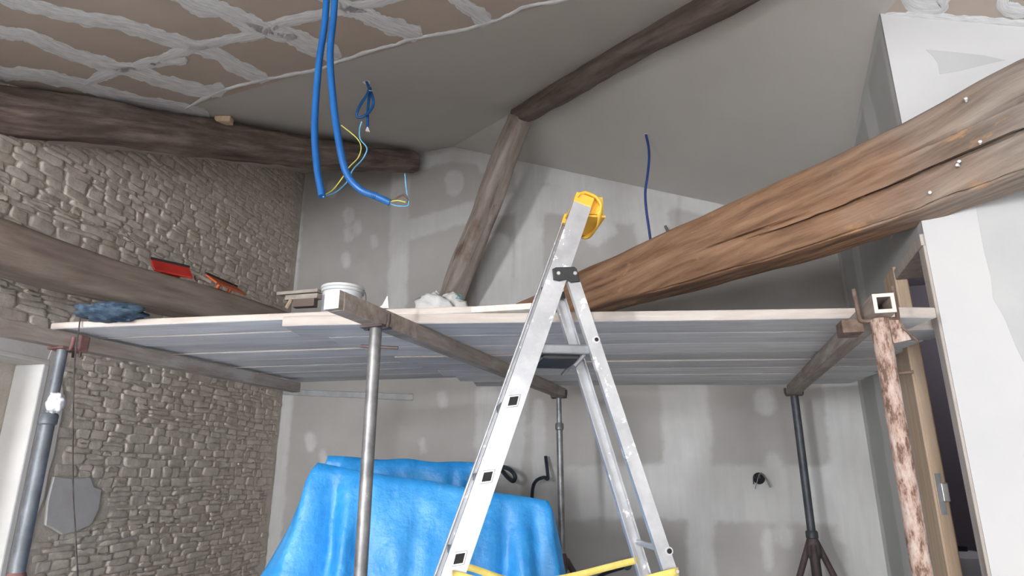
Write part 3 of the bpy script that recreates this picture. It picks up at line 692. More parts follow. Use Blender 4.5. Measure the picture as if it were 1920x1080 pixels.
# bearers
def boxbar(name, A, B, hw, hh, m, label, mend=None, hollow=0):
    A, B = Vector(A), Vector(B); xd = (B-A).normalized(); yd = Vector((-xd.y, xd.x, 0)).normalized(); zd = xd.cross(yd); L = (B-A).length
    me = bpy.data.meshes.new(name); bm = bmesh.new()
    def loop(x, f): return [bm.verts.new((x, sy*hw*f, sz*hh*f)) for sy, sz in ((-1, -1), (1, -1), (1, 1), (-1, 1))]
    a, b = loop(-L/2, 1), loop(L/2, 1)
    for k in range(4): bm.faces.new((a[k], b[k], b[(k+1) % 4], a[(k+1) % 4]))
    if hollow:
        c, d = loop(-L/2, 1-hollow/hw), loop(L/2, 1-hollow/hw)
        for k in range(4):
            f = bm.faces.new((a[k], a[(k+1) % 4], c[(k+1) % 4], c[k])); f.material_index = 1
            bm.faces.new((b[k], d[k], d[(k+1) % 4], b[(k+1) % 4])); bm.faces.new((c[k], c[(k+1) % 4], d[(k+1) % 4], d[k]))
    else:
        f = bm.faces.new(a[::-1]); f.material_index = 1; bm.faces.new(b)
    bmesh.ops.recalc_face_normals(bm, faces=bm.faces); bm.to_mesh(me); bm.free(); me.materials.append(M[m]); me.materials.append(M[mend or m])
    o = bpy.data.objects.new(name, me); COL.objects.link(o); c = (A+B)/2
    o.matrix_world = Matrix(((xd.x, yd.x, zd.x, c.x), (xd.y, yd.y, zd.y, c.y), (xd.z, yd.z, zd.z, c.z), (0, 0, 0, 1)))
    if label: tag(o, label, 'bearer')
    return o
zb2 = ZB-.033
l0 = atZ(-120, 590, zb2); l1 = atZ(556, 727, zb2)
lbr = boxbar('scaffold_bearer', l0, l1, .03, .03, 'timber', 'wooden scaffold bearer along the stone wall, under the left ends of the boards')
m0 = atZ(622, 562, zb2); m1 = atZ(1055, 738, zb2)
mbr = boxbar('scaffold_bearer', m0, m1, .029, .031, 'timber', 'middle scaffold bearer with a pale sawn end beside the white bucket', 'timber_end')
r0 = atZ(1658, 568, zb2-.002); r1 = atZ(1486, 732, zb2)
rbr = boxbar('scaffold_bearer', r0, r1, .033, .033, 'timber', 'square steel tube bearer with open end near the door partition', 'timber_end', hollow=.012)
md = (m1-m0).normalized(); jp = m0+md*((atZ(760, 624, zb2)-m0).dot(md))
yq = Vector((-md.y, md.x, 0)).normalized(); o = boxo('splice_sleeve', m0.lerp(jp, .52), md*((jp-m0).length*.47), yq*.031, Vector((0, 0, .0325)), 'timber'); setp(o, mbr); bevel(o, .003)

# adjustable tripod props
def prop(name, px, label, tubem, collar_z, head='fork', r_in=.021, r_out=.027, zin=1.25, legm='brown_steel', base=None, hd=None, rot=0., pin_z=None, pinm='brown_steel', z_head=None, lr=.44):
    P = base or atZ(*px, ZB-.066); zt = z_head or (ZB-.070)
    t = thing(name, label, 'prop', (P.x, P.y, 0), 'scaffold props'); C = Vector((P.x, P.y, 0)); Z = Vector((0, 0, 1))
    tube('inner_tube', [C+Z*(zin-.1), C+Z*zt], r_in, tubem, t, 18)
    tube('outer_tube', [C+Z*(collar_z-.25), C+Z*zin], r_out, tubem, t, 18)
    lathe('tube_collar', C+Z*(zin-.045), [(r_out+.001, 0), (r_out+.007, .006), (r_out+.007, .04), (r_out+.001, .048)], tubem, t, 20)
    hdir = hd or md; hy = Vector((-hdir.y, hdir.x, 0)).normalized(); hdir = Vector((hdir.x, hdir.y, 0)).normalized()
    if head == 'fork':
        plate = boxo('head_plate', C+Z*(zt+.0015), hdir*.035, hy*.047, Z*.0045, legm, t, .002)
        for s in (-1, 1):
            pts = [C+Z*(zt+.0)+hy*s*.03, C+Z*(zt+.002)+hy*s*.046, C+Z*(zt+.02)+hy*s*.052, C+Z*(zt+.048)+hy*s*.052]
            tube('fork_arm', pts, .008, legm, t, 8, 5)
    if pin_z:
        q = (RT*math.cos(rot)+Vector((0, 0, -.05))).normalized()
        tube('locking_pin', [C+Z*pin_z-q*.05, C+Z*pin_z+q*.085], .006, pinm, t, 8)
    lathe('leg_collar', C+Z*(collar_z-.05), [(r_out+.002, -.03), (r_out+.014, 0), (r_out+.014, .06), (r_out+.002, .09)], legm, t, 20)
    for k in range(3):
        a = rot+2*math.pi*k/3; dr = Vector((math.cos(a), math.sin(a), 0))
        lg = tube('leg', [C+Z*(collar_z-.0)+dr*.03, C+dr*lr+Z*.02], .019, legm, t, 10)
        lathe('foot', C+dr*lr+Z*0.0, [(.03, 0), (.03, .012), (.02, .03)], legm, lg, 12)
    return t
b_l = atZ(138, 650, zb2-.03)
ld2 = (l1-l0).normalized(); pl_ = l0+ld2*((b_l-l0).dot(ld2)); 
prop('scaffold_prop', None, 'grey tripod scaffold prop in front of the plastered edge of the stone wall', 'blue_steel', .72, base=Vector((pl_.x, pl_.y, 0)), zin=1.36, hd=ld2, legm='redlead', rot=2.6)
pm = m0+md*((atZ(688, 598, zb2)-m0).dot(md))
prop('scaffold_prop', None, 'grey steel prop standing in front of the blue tarpaulin', 'steel', .52, base=Vector((pm.x, pm.y, 0)), zin=.75, r_in=.0225, r_out=.026, hd=md, pin_z=1.56, rot=.3)
pb = m0+md*((m1-m0).length-.09)
prop('scaffold_prop', None, 'thin grey prop by the back wall behind the stepladder', 'steel', .62, base=Vector((pb.x, pb.y, 0)), zin=1.46, r_in=.017, r_out=.021, hd=md, rot=.8)
rdv = (r1-r0).normalized(); prr = r0+rdv*((r1-r0).length-.05)
prop('scaffold_prop', None, 'dark tripod prop near the back wall beside the electrical hole', 'dark_steel', .72, base=Vector((prr.x, prr.y, 0)), zin=.80, r_in=.025, r_out=.029, hd=rdv, rot=-1.646, lr=.34)
pfr = atZ(1643, 598, zb2-.035); q = r0+rdv*((pfr-r0).dot(rdv))
pf = Vector((q.x, q.y, 0))
t = prop('scaffold_prop', None, 'rusty pink-painted steel prop close to the door partition', 'rust_paint', .40, head='none', base=pf, zin=.62, r_in=.030, r_out=.032, hd=rdv, legm='rust', rot=.5, pin_z=None)
# U-shaped bar head of the rusty prop
hy = Vector((-rdv.y, rdv.x, 0)).normalized(); Z = Vector((0, 0, 1)); zt = ZB-.072
if hy.dot(RT) < 0: hy = -hy
tube('fork_bar', [pf-hy*.065+Z*(zt+.115), pf-hy*.06+Z*(zt+.02), pf-hy*.052+Z*zt, pf+Z*zt, pf+hy*.05+Z*zt, pf+hy*.058+Z*(zt+.012), pf+hy*.058+Z*(zt+.115)], .0075, 'rust', t, 8, 6)
boxo('clamp_block', pf-hy*.082+Z*(zt-.012)+rdv*.06, hy*.034, Vector((rdv.x, rdv.y, 0))*.05, Z*.024, 'rust', t, .003)
V = [pf+hy*.025+Z*(zt-.005), pf+hy*.062+Z*(zt-.005), pf+hy*.085+Z*(zt-.075), pf+hy*.03+Z*(zt-.085)]
off = Vector((rdv.x, rdv.y, 0))*.006
mk('gusset_plate', [v-off for v in V]+[v+off for v in V], [(0, 1, 2, 3), (7, 6, 5, 4), (0, 4, 5, 1), (1, 5, 6, 2), (2, 6, 7, 3), (3, 7, 4, 0)], 'rust_paint', t)
tube('locking_pin', [pf+Z*(zt-.19)-hy*.02, pf+Z*(zt-.183)+hy*.075], .006, 'rust', t, 8)
tube('locking_pin', [pf+hy*.062+Z*(zt-.03)-rdv*.01, pf+hy*.10+Z*(zt-.085)-rdv*.02], .004, 'rust', t, 8)
# red clamp on the left bearer
cp = l0+ld2*((atZ(140, 645, zb2)-l0).dot(ld2)); lyd = Vector((-ld2.y, ld2.x, 0))
clp = thing('bearer_clamp', 'small red-brown clamp on the left bearer', 'clamp', cp)
boxo('clamp_body', cp+Vector((0, 0, -.004)), ld2*.022, lyd*.036, Vector((0, 0, .036)), 'redlead', clp, .006)
for s in (-1, 1): tube('clamp_bolt', [cp+lyd*s*.02+Vector((0, 0, -.06)), cp+lyd*s*.02+Vector((0, 0, .0))], .006, 'brown_steel', clp, 8)

# ------------------------------------------------------------------ stepladder
DLAD = 2.05
wdir = (Vector((-math.sin(YAW), math.cos(YAW), 0))*math.cos(math.radians(8))-RT*math.sin(math.radians(8))).normalized()
udir = Vector((wdir.y, -wdir.x, 0))
LP0 = atD(1060, 515, DLAD)
def onLad(x, y, w=0): return onP(x, y, LP0+wdir*w, wdir)
lad = thing('stepladder', 'paint-spattered aluminium platform stepladder with yellow top cap', 'ladder', (LP0.x, LP0.y, 0))
Ft = onLad(1096, 372); Fb_dir = (onLad(862, 1047)-onLad(962, 752)).normalized()
# front stile axis: through the rung holes
F1 = onLad(962, 752); fdir = (F1-Ft).normalized()
Fhole = onLad(861, 1047); fdir = (Fhole-Ft).normalized()
Fbot = Ft+fdir*((Ft.z-.02)/-fdir.z)
B0 = onLad(1072, 515); bdir = (onLad(1243, 1028)-B0).normalized(); Bbot = B0+bdir*((B0.z-.02)/-bdir.z)
def wid(zz): return .225+.12*(1.95-zz)/1.95
perp = Vector((0, 0, 1)).cross(Vector((0, 0, 1)))
def stile(A, B, hw, th, fl, m, side, name='stile'):
    """C-profile rail; web lies in the side plane, flanges turn inward"""
    d = (B-A).normalized(); n = wdir; e = d.cross(n).normalized(); V, F = [], []
    wa, wb_ = (0, 0) if side == 0 else (wid(A.z), wid(B.z)); sg = 1 if side == 0 else -1
    prof = [(-hw, 0), (hw, 0), (hw, fl), (hw-.004, fl), (hw-.004, th), (-hw+.004, th), (-hw+.004, fl), (-hw, fl)]
    for P, w0 in ((A, wa), (B, wb_)):
        for x, y in prof: V.append(P+e*x+n*(w0+sg*y))
    k = len(prof)
    for i in range(k): F.append((i, (i+1) % k, k+(i+1) % k, k+i))
    F += [tuple(range(k)), tuple(range(k, 2*k))]
    return mk(name, V, F, m, lad)
for sd in (0, 1):
    stile(Ft, Fbot, .033, .003, .026, 'alu', sd, 'front_stile')
    stile(B0+bdir*.02, Bbot, .021, .003, .024, 'alu', sd, 'rear_leg')
    w0 = 0 if sd == 0 else None
    for P, dr in ((Fbot, fdir), (Bbot, bdir)):
        ww = 0 if sd == 0 else wid(0); c = P+wdir*(ww+(.013 if sd == 0 else -.013)); boxo('rubber_foot', c+Vector((0, 0, .012)), udir*.04, wdir*.018, Vector((0, 0, .032)), 'black_plastic', lad, .006)
    # black hinge bracket
    wz = wid(B0.z); off = -.004 if sd == 0 else wz+.004
    br = [onLad(x, y) for x, y in ((1036, 506), (1042, 503), (1076, 502), (1080, 505), (1086, 528), (1070, 530), (1062, 524), (1048, 527), (1038, 525))]
    n = len(br); dv = wdir*(-.006 if sd == 0 else .006); o3 = wdir*off
    bo = mk('hinge_bracket', [p+o3 for p in br]+[p+o3+dv for p in br], [tuple(range(n)), tuple(range(n, 2*n))]+[(i, (i+1) % n, n+(i+1) % n, n+i) for i in range(n)], 'black_plastic', lad); bevel(bo, .002)
    if sd == 1:   # the far bracket also folds round the inner side of its stile
        o4 = wdir*(wz-.03); mk('hinge_bracket', [p+o4 for p in br]+[p+o4+dv for p in br], [tuple(range(n)), tuple(range(n, 2*n))]+[(i, (i+1) % n, n+(i+1) % n, n+i) for i in range(n)], 'black_plastic', lad)
    for x, y in ((1046, 514), (1077, 514)):
        P = onLad(x, y)+wdir*(-.010 if sd == 0 else wz-.042); lathe('rivet', P, [(.007, 0), (.006, -.003)], 'rivet', lad, 12, wdir)
# steps: flat treads between the front stiles, seen as square sockets in the near stile
fe = fdir.cross(wdir).normalized()
if fe.dot(udir) < 0: fe = -fe
step = (onLad(861, 1047)-onLad(962, 752))/2
for k in range(-0, 6):
    c = onLad(962, 752)+step*k
    if c.z < .12: break
    w = wid(c.z)
    boxo('step', c+wdir*w/2+udir*.004, udir*.026, wdir*(w/2-.004), Vector((0, 0, .012)), 'alu_dark', lad, .003)
    # socket rim and hole on the near stile
    hs = .0155
    P = c-wdir*.0015
    a1, a2 = udir*hs+Vector((0, 0, .002)), Vector((0, 0, hs))+udir*.004
    boxo('step_socket_rim', P, a1*1.25, a2*1.25, wdir*.002, 'rivet', lad, .002)
    boxo('step_socket', P-wdir*.0014, a1*.88, a2*.88, wdir*.0016, 'dark_hole', lad)
# ladder platform
zp = onLad(1050, 652).z; pw = wid(zp); pc0 = onLad(1012, 650, 0); pc1 = onLad(1108, 650, 0)
pm_ = (pc0+pc1)/2; pm_.z = zp
plat = boxo('platform', pm_+wdir*pw/2, udir*((pc1-pc0).length/2), wdir*(pw/2-.012), Vector((0, 0, .016)), 'alu_dark', lad, .006)
tray = boxo('platform_tray', pm_+wdir*pw/2+Vector((0, 0, -.022))-udir*.006, udir*((pc1-pc0).length/2-.02), wdir*(pw/2-.03), Vector((0, 0, .010)), 'black_plastic', lad, .01)
for sd in (.03, pw-.03): tube('platform_brace', [pm_+wdir*sd+udir*.07+Vector((0, 0, -.015)), pm_+wdir*sd+udir*.035+Vector((0, 0, -.055))], .007, 'alu_dark', lad, 8)
hn = onLad(1118, 637)-wdir*.001; lathe('leg_hole', hn, [(.012, .001), (.012, -.003)], 'rivet', lad, 16, wdir); lathe('leg_hole_bore', hn-wdir*.0035, [(.007, 0), (.0068, -.001)], 'dark_hole', lad, 12, wdir)
rc = onLad(1254, 1033); rc2 = rc+wdir*wid(rc.z)
tube('rear_rung', [rc, rc2], .0105, 'alu', lad, 12); lathe('leg_hole', rc-wdir*.002, [(.012, .001), (.012, -.003)], 'rivet', lad, 16, wdir); lathe('leg_hole_bore', rc-wdir*.0055, [(.008, 0), (.0078, -.001)], 'dark_hole', lad, 12, wdir)
# yellow moulded top cap: a curved tray bridging the stile heads
V, F = [], []; wt = wid(Ft.z); NU, NW = 14, 12
cu = [(-.030, .004), (-.022, .016), (0, .024), (.03, .024), (.055, .012), (.072, -.012), (.078, -.038), (.073, -.062), (.062, -.084)]
for j in range(NW+1):
    w = -.012+(wt+.024)*j/NW; f = 1-.55*abs(2*j/NW-1)**3
    for x, y in cu:
        xx = x if x < 0 else x*(.55+.45*f); V.append(Ft+udir*xx+Vector((0, 0, y*(1 if x < .03 else (.5+.5*f))))+wdir*w)
nc = len(cu)
for j in range(NW):
    for k in range(nc-1): F.append((j*nc+k, j*nc+k+1, (j+1)*nc+k+1, (j+1)*nc+k))
cap = mk('top_cap', V, F, 'yellow', lad, True); so = cap.modifiers.new('solid', 'SOLIDIFY'); so.thickness = .007
for j in range(4):
    w = .03+(wt-.06)*j/3; boxo('cap_rib', Ft+udir*.035+wdir*w+Vector((0, 0, -.012)), udir*.04, wdir*.003, Vector((0, 0, .034)), 'yellow', cap, .002)
boxo('cap_plug', Ft+wdir*.013+fdir*.005, fe*.034, wdir*.015, fdir*.02, 'yellow', cap, .004); boxo('cap_plug', Ft+wdir*(wt-.013)+fdir*.005, fe*.034, wdir*.015, fdir*.02, 'yellow', cap, .004)
boxo('cap_bar', Ft+wdir*wt/2+udir*.045+Vector((0, 0, -.055)), udir*.035, wdir*(wt/2-.02), Vector((0, 0, .004)), 'yellow', cap, .002)
# yellow spreader straps
def strap(A, Bm, B, side):
    path = smoothpath([A, Bm, B], 16); V, F = [], []
    for p in path:
        V += [p+Vector((0, 0, .011))-wdir*.001, p-Vector((0, 0, .011))-wdir*.001, p-Vector((0, 0, .011))+wdir*.001, p+Vector((0, 0, .011))+wdir*.001]
    for i in range(len(path)-1):
        for k in range(4): F.append((4*i+k, 4*i+(k+1) % 4, 4*i+4+(k+1) % 4, 4*i+4+k))
    F += [(0, 1, 2, 3), (len(V)-4, len(V)-3, len(V)-2, len(V)-1)]
    return mk('spreader_strap', V, F, 'strap', lad, True)
wz = wid(.8)
A = onLad(873, 1062, wz-.03); B = onLad(1196, 1050, wz-.02); mid = onLad(1000, 1092, wz-.02); strap(A, mid, B, 1)
A = onLad(848, 1077, -.012); B = onLad(1272, 1071, -.012); mid = onLad(1050, 1120, -.012); strap(A, mid, B, 0)
lathe('rivet', onLad(1266, 1070)-wdir*.016, [(.006, 0), (.005, -.003)], 'rivet', lad, 10, wdir)

# ------------------------------------------------------------------ blue tarpaulins
def tarp(name, corners, label, hem, seed, folds, sag=.02, nr=30, na=220):
    """corners: four top points (front-left, front-right, back-right, back-left); hem: outward spread for each corner"""
    c = [Vector(p) for p in corners]; cen = sum(c, Vector())/4; V, F = [], []
    per = []
    for i in range(4):
        a, b = c[i], c[(i+1) % 4]; L = (b-a).length
        for k in range(int(na/4)): per.append((i, k/(na/4), a.lerp(b, k/(na/4))))
    n = len(per)
    def outdir(i, t):
        a, b = c[i], c[(i+1) % 4]; d = (b-a); o = Vector((d.y, -d.x, 0)).normalized()
        pa, pn = c[i-1], c[(i+2) % 4]; dp = a-pa; op = Vector((dp.y, -dp.x, 0)).normalized(); dn = pn-b; on = Vector((dn.y, -dn.x, 0)).normalized()
        r = .16
        if t < r: return (op*(.5-.5*t/r)+o*(.5+.5*t/r)).normalized()
        if t > 1-r: return (on*(.5-.5*(1-t)/r)+o*(.5+.5*(1-t)/r)).normalized()
        return o
    def spread(i, t):
        if t < .16: k = .5+.5*t/.16; return hem[i]*k+hem[i-1]*(1-k)
        if t > .84: k = .5+.5*(1-t)/.16; return hem[i]*k+hem[(i+1) % 4]*(1-k)
        return hem[i]
    NT = 8
    for r in range(NT+1):                      # top
        f = r/NT
        for i, t, P in per:
            q = cen.lerp(P, f); rr = 1-.035*(f**8)*0
            q.z += -sag*math.sin(math.pi*f)*.5+.012*noise.noise((q.x*5, q.y*5, seed)); V.append(q)
    for r in range(1, nr+1):                   # drop
        f = r/nr
        for j, (i, t, P) in enumerate(per):
            o = outdir(i, t); ang = j/n*2*math.pi
            pleat = 0
            if i == 0: pleat = -.09*math.exp(-((t-.085)/.035)**2)+.05*math.exp(-((t-.15)/.03)**2)-.05*math.exp(-((t-.80)/.03)**2)-.06*math.exp(-((t-.93)/.025)**2)+.03*math.exp(-((t-.865)/.03)**2)-.025*math.exp(-((t-.45+f*.1)/.03)**2)
            if i == 3: pleat = -.07*math.exp(-((t-.8)/.06)**2)
            fold = .5*math.sin(ang*folds+seed)+.35*math.sin(ang*folds*1.7+2*seed)+.6*noise.noise((ang*3.2, f*1.5, seed)); dist = P.z*f
            corner = max(0, 1-min(t, 1-t)/.2)
            bell = .018*(1-math.exp(-f*16))+spread(i, t)*f**1.15
            q = P+o*(bell+.06*fold*(f**.6)*(.6+corner*.9)-.05*corner*f*(1-f)+pleat*min(1, f*3.5))+Vector((0, 0, -dist+.0))
            q += o*(.018*noise.noise((q.x*6, q.y*6, q.z*5+seed))+.022*(.5-abs(noise.noise((q.x*5+q.z*3, q.y*5, q.z*2.5+seed*2)))))
            q.z = max(q.z, .015+.01*noise.noise((q.x*4, q.y*4, seed))); V.append(q)
    rings = NT+nr+1
    for r in range(rings-1):
        for j in range(n): F.append((r*n+j, r*n+(j+1) % n, (r+1)*n+(j+1) % n, (r+1)*n+j))
    o = mk(name, V, F, 'tarp', None, True); sm = o.modifiers.new('smooth', 'SMOOTH'); sm.iterations = 2; sm.factor = .5
    return tag(o, label, 'tarpaulin', 'blue tarpaulins')
fl_, fr_ = atD(592, 866, 2.86), atD(1032, 938, 2.98)
hd2 = Vector((-math.sin(YAW), math.cos(YAW), 0))
br_, bl_ = fr_+hd2*.42, fl_+hd2*.42
bl_.z -= .02; br_.z -= .02
tarp('blue_tarpaulin', [fl_, fr_, br_, bl_], 'bright blue tarpaulin draped over furniture in front, behind the stepladder', [.16, .10, .10, .62], 2.0, 9)
a0, a1 = atD(612, 854, 3.62), atD(905, 868, 3.72)
b1, b0 = a1+hd2*.35, a0+hd2*.35
tarp('blue_tarpaulin', [a0, a1, b1, b0], 'darker blue tarpaulin mound rising behind the front one', [.05, .20, .06, .05], 5.0, 8)

# ------------------------------------------------------------------ conduits and wires
def P_(x, y, D): return atD(x, y, D)
def up_to_ceiling(x, y, D):
    P = atD(x, y, D); return Vector((P.x, P.y, zceil(P.x, P.y)))
h = thing('blue_conduit', 'left of the two big blue corrugated conduits hanging from the ceiling', 'conduit', up_to_ceiling(612, -60, 1.95), 'hanging blue conduits')
c0 = up_to_ceiling(612, -60, 1.95)
tube('conduit_tube', [c0, P_(618, -150, 1.95), P_(611, 20, 1.95), P_(598, 120, 1.95), P_(590, 230, 1.94), P_(594, 310, 1.93), P_(604, 368, 1.92)], .0125, 'conduit', h, 12, 12, ribs=.006)
wy = [P_(606, 367, 1.92), P_(625, 355, 1.97), P_(648, 325, 2.0), P_(656, 312, 2.02), P_(672, 295, 2.04), P_(677, 275, 2.05), P_(668, 258, 2.05), P_(640, 235, 2.04)]
tube('wire', wy, .0021, 'wire_yellow', h, 6, 8)
tube('wire', [P_(606, 369, 1.92), P_(630, 360, 1.98), P_(650, 342, 2.02), P_(662, 318, 2.04), P_(680, 298, 2.06), P_(688, 278, 2.06), P_(676, 262, 2.06), P_(674, 245, 2.06), P_(678, 228, 2.06)], .0024, 'wire_blue', h, 6, 8)
h = thing('blue_conduit', 'right of the two big blue corrugated conduits, curling up with bare wires at its end', 'conduit', up_to_ceiling(632, -60, 1.93), 'hanging blue conduits')
c0 = up_to_ceiling(632, -60, 1.93)
tube('conduit_tube', [c0, P_(634, -150, 1.93), P_(627, 10, 1.93), P_(619, 100, 1.92), P_(625, 190, 1.91), P_(636, 270, 1.9), P_(650, 325, 1.9), P_(675, 355, 1.9), P_(705, 368, 1.91), P_(731, 380, 1.92)], .0125, 'conduit', h, 12, 12, ribs=.006)
tube('wire', [P_(728, 379, 1.92), P_(745, 376, 1.92), P_(760, 379, 1.92)], .002, 'wire_yellow', h, 6)
tube('wire', [P_(728, 378, 1.92), P_(745, 372, 1.92), P_(757, 367, 1.92), P_(766, 376, 1.92)], .002, 'wire_brown', h, 6)
tube('wire', [P_(728, 378, 1.92), P_(742, 372, 1.92), P_(756, 364, 1.92), P_(764, 370, 1.92), P_(764, 380, 1.92)], .0018, 'wire_brown', h, 6)
tube('wire', [P_(728, 381, 1.92), P_(745, 386, 1.92), P_(763, 386, 1.92), P_(766, 378, 1.92), P_(762, 355, 1.94), P_(759, 326, 1.95)], .0018, 'wire_blue', h, 6)
# tied loop hanging out of the ceiling
c0 = onP(687, 153, APEX, NLEFT); D0 = (c0-EYE).dot(hd2)
h = thing('conduit_loop', 'small loop of blue conduit tied up below the left ceiling', 'conduit', c0)
lp_ = [c0, P_(692, 165, D0-.02), P_(698, 180, D0-.05), P_(700, 195, D0-.05), P_(694, 208, D0-.06), P_(682, 218, D0-.07), P_(671, 220, D0-.07), P_(669, 212, D0-.08), P_(676, 196, D0-.08), P_(689, 176, D0-.08), P_(693, 165, D0-.07), P_(694, 172, D0-.05), P_(690, 200, D0-.04), P_(689, 238, D0-.04)]
tube('conduit_tube', lp_, .0095, 'conduit', h, 10, 10, ribs=.008)
lathe('ceiling_hole', c0-Vector((0, 0, .004)), [(.024, 0), (.018, .006)], 'compound', h, 14)
for i in range(4): e = P_(689, 238, D0-.04); tube('wire_end', [e, e+Vector((.006*(i-1), .004*i-.006, -.03-.004*(i % 2)))], .003, 'plastic_white', h, 6)
tube('cable_tie', [P_(690, 168, D0-.07), P_(694, 170, D0-.09), P_(699, 170, D0-.06)], .003, 'plastic_white', h, 6)
# conduit hanging from the right ceiling
c0 = onP(1211, 252, APEX, NRIGHT); D0 = (c0-EYE).dot(hd2)
h = thing('hanging_conduit', 'single dark blue conduit dangling from the right ceiling over the oak beam', 'conduit', c0)
tube('conduit_tube', [c0, P_(1216, 275, D0-.02), P_(1217, 300, D0-.04), P_(1214, 330, D0-.05), P_(1210, 360, D0-.05), P_(1212, 395, D0-.04), P_(1217, 430, D0-.03), P_(1221, 460, D0-.02), P_(1223, 480, D0-.02)], .0095, 'conduit_dark', h, 10, 8, ribs=.009)
lathe('ceiling_hole', c0-Vector((0, 0, .004)), [(.022, 0), (.016, .006)], 'compound', h, 14)
# conduits sticking out of the back wall
h = thing('wall_conduit', 'short grey conduit stub on the back wall just above the oak beam', 'conduit', atY(1250, 432, YB))
tube('conduit_tube', [atY(1247, 423, YB-.10), atY(1256, 442, YB-.05), atY(1258, 452, YB-.002)], .011, 'steel', h, 10)
h = thing('wall_conduit', 'black conduit loop sticking out of the back wall left of the thin prop', 'conduit', atY(940, 880, YB))
tube('conduit_tube', [atY(936, 876, YB-.002), atY(946, 876, YB-.10), atY(958, 882, YB-.20), atY(966, 893, YB-.22), atY(962, 902, YB-.20), atY(952, 895, YB-.12), atY(944, 886, YB-.03), atY(940, 882, YB-.002)], .0165, 'conduit_black', h, 10, 8, ribs=.012)
h = thing('wall_conduit', 'black conduit bending behind the thin back prop', 'conduit', atY(1000, 930, YB))
tube('conduit_tube', [atY(997, 945, YB-.002), atY(999, 915, YB-.08), atY(1006, 901, YB-.12), atY(1020, 895, YB-.14), atY(1027, 898, YB-.15), atY(1026, 880, YB-.10), atY(1023, 856, YB-.06)], .014, 'conduit_black', h, 10, 8, ribs=.012)
h = thing('wall_conduit', 'black conduit poking from the back wall seen between the ladder legs above the yellow strap', 'conduit', atY(1130, 1085, YB))
tube('conduit_tube', [atY(1100, 1095, YB-.002), atY(1135, 1075, YB-.10), atY(1172, 1063, YB-.22)], .013, 'conduit_black', h, 10, 6, ribs=.012)
e = atY(1176, 1060, YB-.23); lathe('conduit_end', e, [(.028, -.03), (.032, -.01), (.030, .02)], 'conduit_black', h, 14, (.3, -.9, .2))
h = thing('socket_wires', 'loose grey wires coming out of the round hole in the back wall', 'wire', hc)
tube('wire', [hc+Vector((.0, -.002, .02)), atY(1428, 888, YB-.05), atY(1438, 900, YB-.08), atY(1445, 914, YB-.08)], .006, 'steel', h, 8)
tube('wire', [hc+Vector((.005, -.002, .0)), atY(1424, 888, YB-.04), atY(1419, 905, YB-.06), atY(1416, 917, YB-.06)], .003, 'steel', h, 8)
tube('wire', [hc+Vector((-.02, -.002, 0)), atY(1413, 893, YB-.03), atY(1413, 908, YB-.03)], .004, 'cord', h, 8)
# metal rail on the back wall
ra, rb = atY(528, 734, YB-.03), atY(772, 744, YB-.03); h = thing('metal_rail', 'galvanised drywall channel fixed across the back wall under the boards', 'rail', (ra+rb)/2)
dr = (rb-ra)/2
boxo('rail_web', (ra+rb)/2+Vector((0, .026, 0)), dr, Vector((0, .002, 0)), Vector((0, 0, .026)), 'zinc', h)
for s in (-1, 1): boxo('rail_flange', (ra+rb)/2+Vector((0, .012, s*.026)), dr, Vector((0, .016, 0)), Vector((0, 0, .002)), 'zinc', h)

# ------------------------------------------------------------------ things on the scaffold and beams
ZT = ZB+.042
bc = atD(642, 560, 3.12); bz = ZT
bk = thing('bucket', 'white plastic plaster bucket on the scaffold behind the middle bearer end', 'bucket', (bc.x, bc.y, bz))
zr_ = atD(642, 541, 3.12).z-bz
bC = Vector((bc.x, bc.y, bz)); R = .098
body = lathe('body', bC, [(.088, 0), (.098, zr_-.03), (.100, zr_-.03), (.106, zr_-.028), (.106, zr_-.016), (.102, zr_-.014), (.109, zr_-.012), (.109, zr_), (.104, zr_), (.100, zr_-.01), (.096, zr_-.02), (.086, .006)], 'bucket', bk, 40)
V, F = [], []
for i in range(15):
    a = math.radians(-148+i*6)+YAW*0; dr = Vector((math.cos(a), math.sin(a), 0))
    for zz in (.05, zr_-.05): V.append(bC+dr*(.0995)+Vector((0, 0, zz)))
for i in range(14): F.append((2*i, 2*i+2, 2*i+3, 2*i+1))
mk('printed_label', V, F, 'bucket_print', body, True)
hp = [bC+RT*.108+Vector((0, 0, zr_-.012)), bC+RT*.125-hd2*.03+Vector((0, 0, zr_-.05)), bC+RT*.128-hd2*.05+Vector((0, 0, zr_-.11)), bC+RT*.10-hd2*.09+Vector((0, 0, zr_-.15))]
tube('wire_handle', hp, .003, 'steel', bk, 6)
# scraps of timber left of the bucket
def stick(px0, px1, D0, D1, hw, hh, m, label, name='timber_offcut', z=None):
    A, B = atD(*px0, D0), atD(*px1, D1); o = boxbar(name, A, B, hw, hh, m, None, 'timber_end'); return tag(o, label, 'offcut', 'timber offcuts by the bucket')
stick((524, 552), (600, 546), 3.2, 3.1, .02, .008, 'timber', 'flat dark wooden slat on top of the offcuts left of the bucket')
stick((540, 560), (600, 556), 3.18, 3.1, .022, .012, 'timber', 'dark wooden block under the flat slat left of the bucket')
stick((537, 577), (548, 557), 3.14, 3.16, .006, .006, 'pine', 'small pale stick leaning beside the offcuts left of the bucket')
stick((552, 570), (592, 568), 3.12, 3.1, .02, .020, 'rafter', 'short brown offcut lying on the boards left of the bucket')
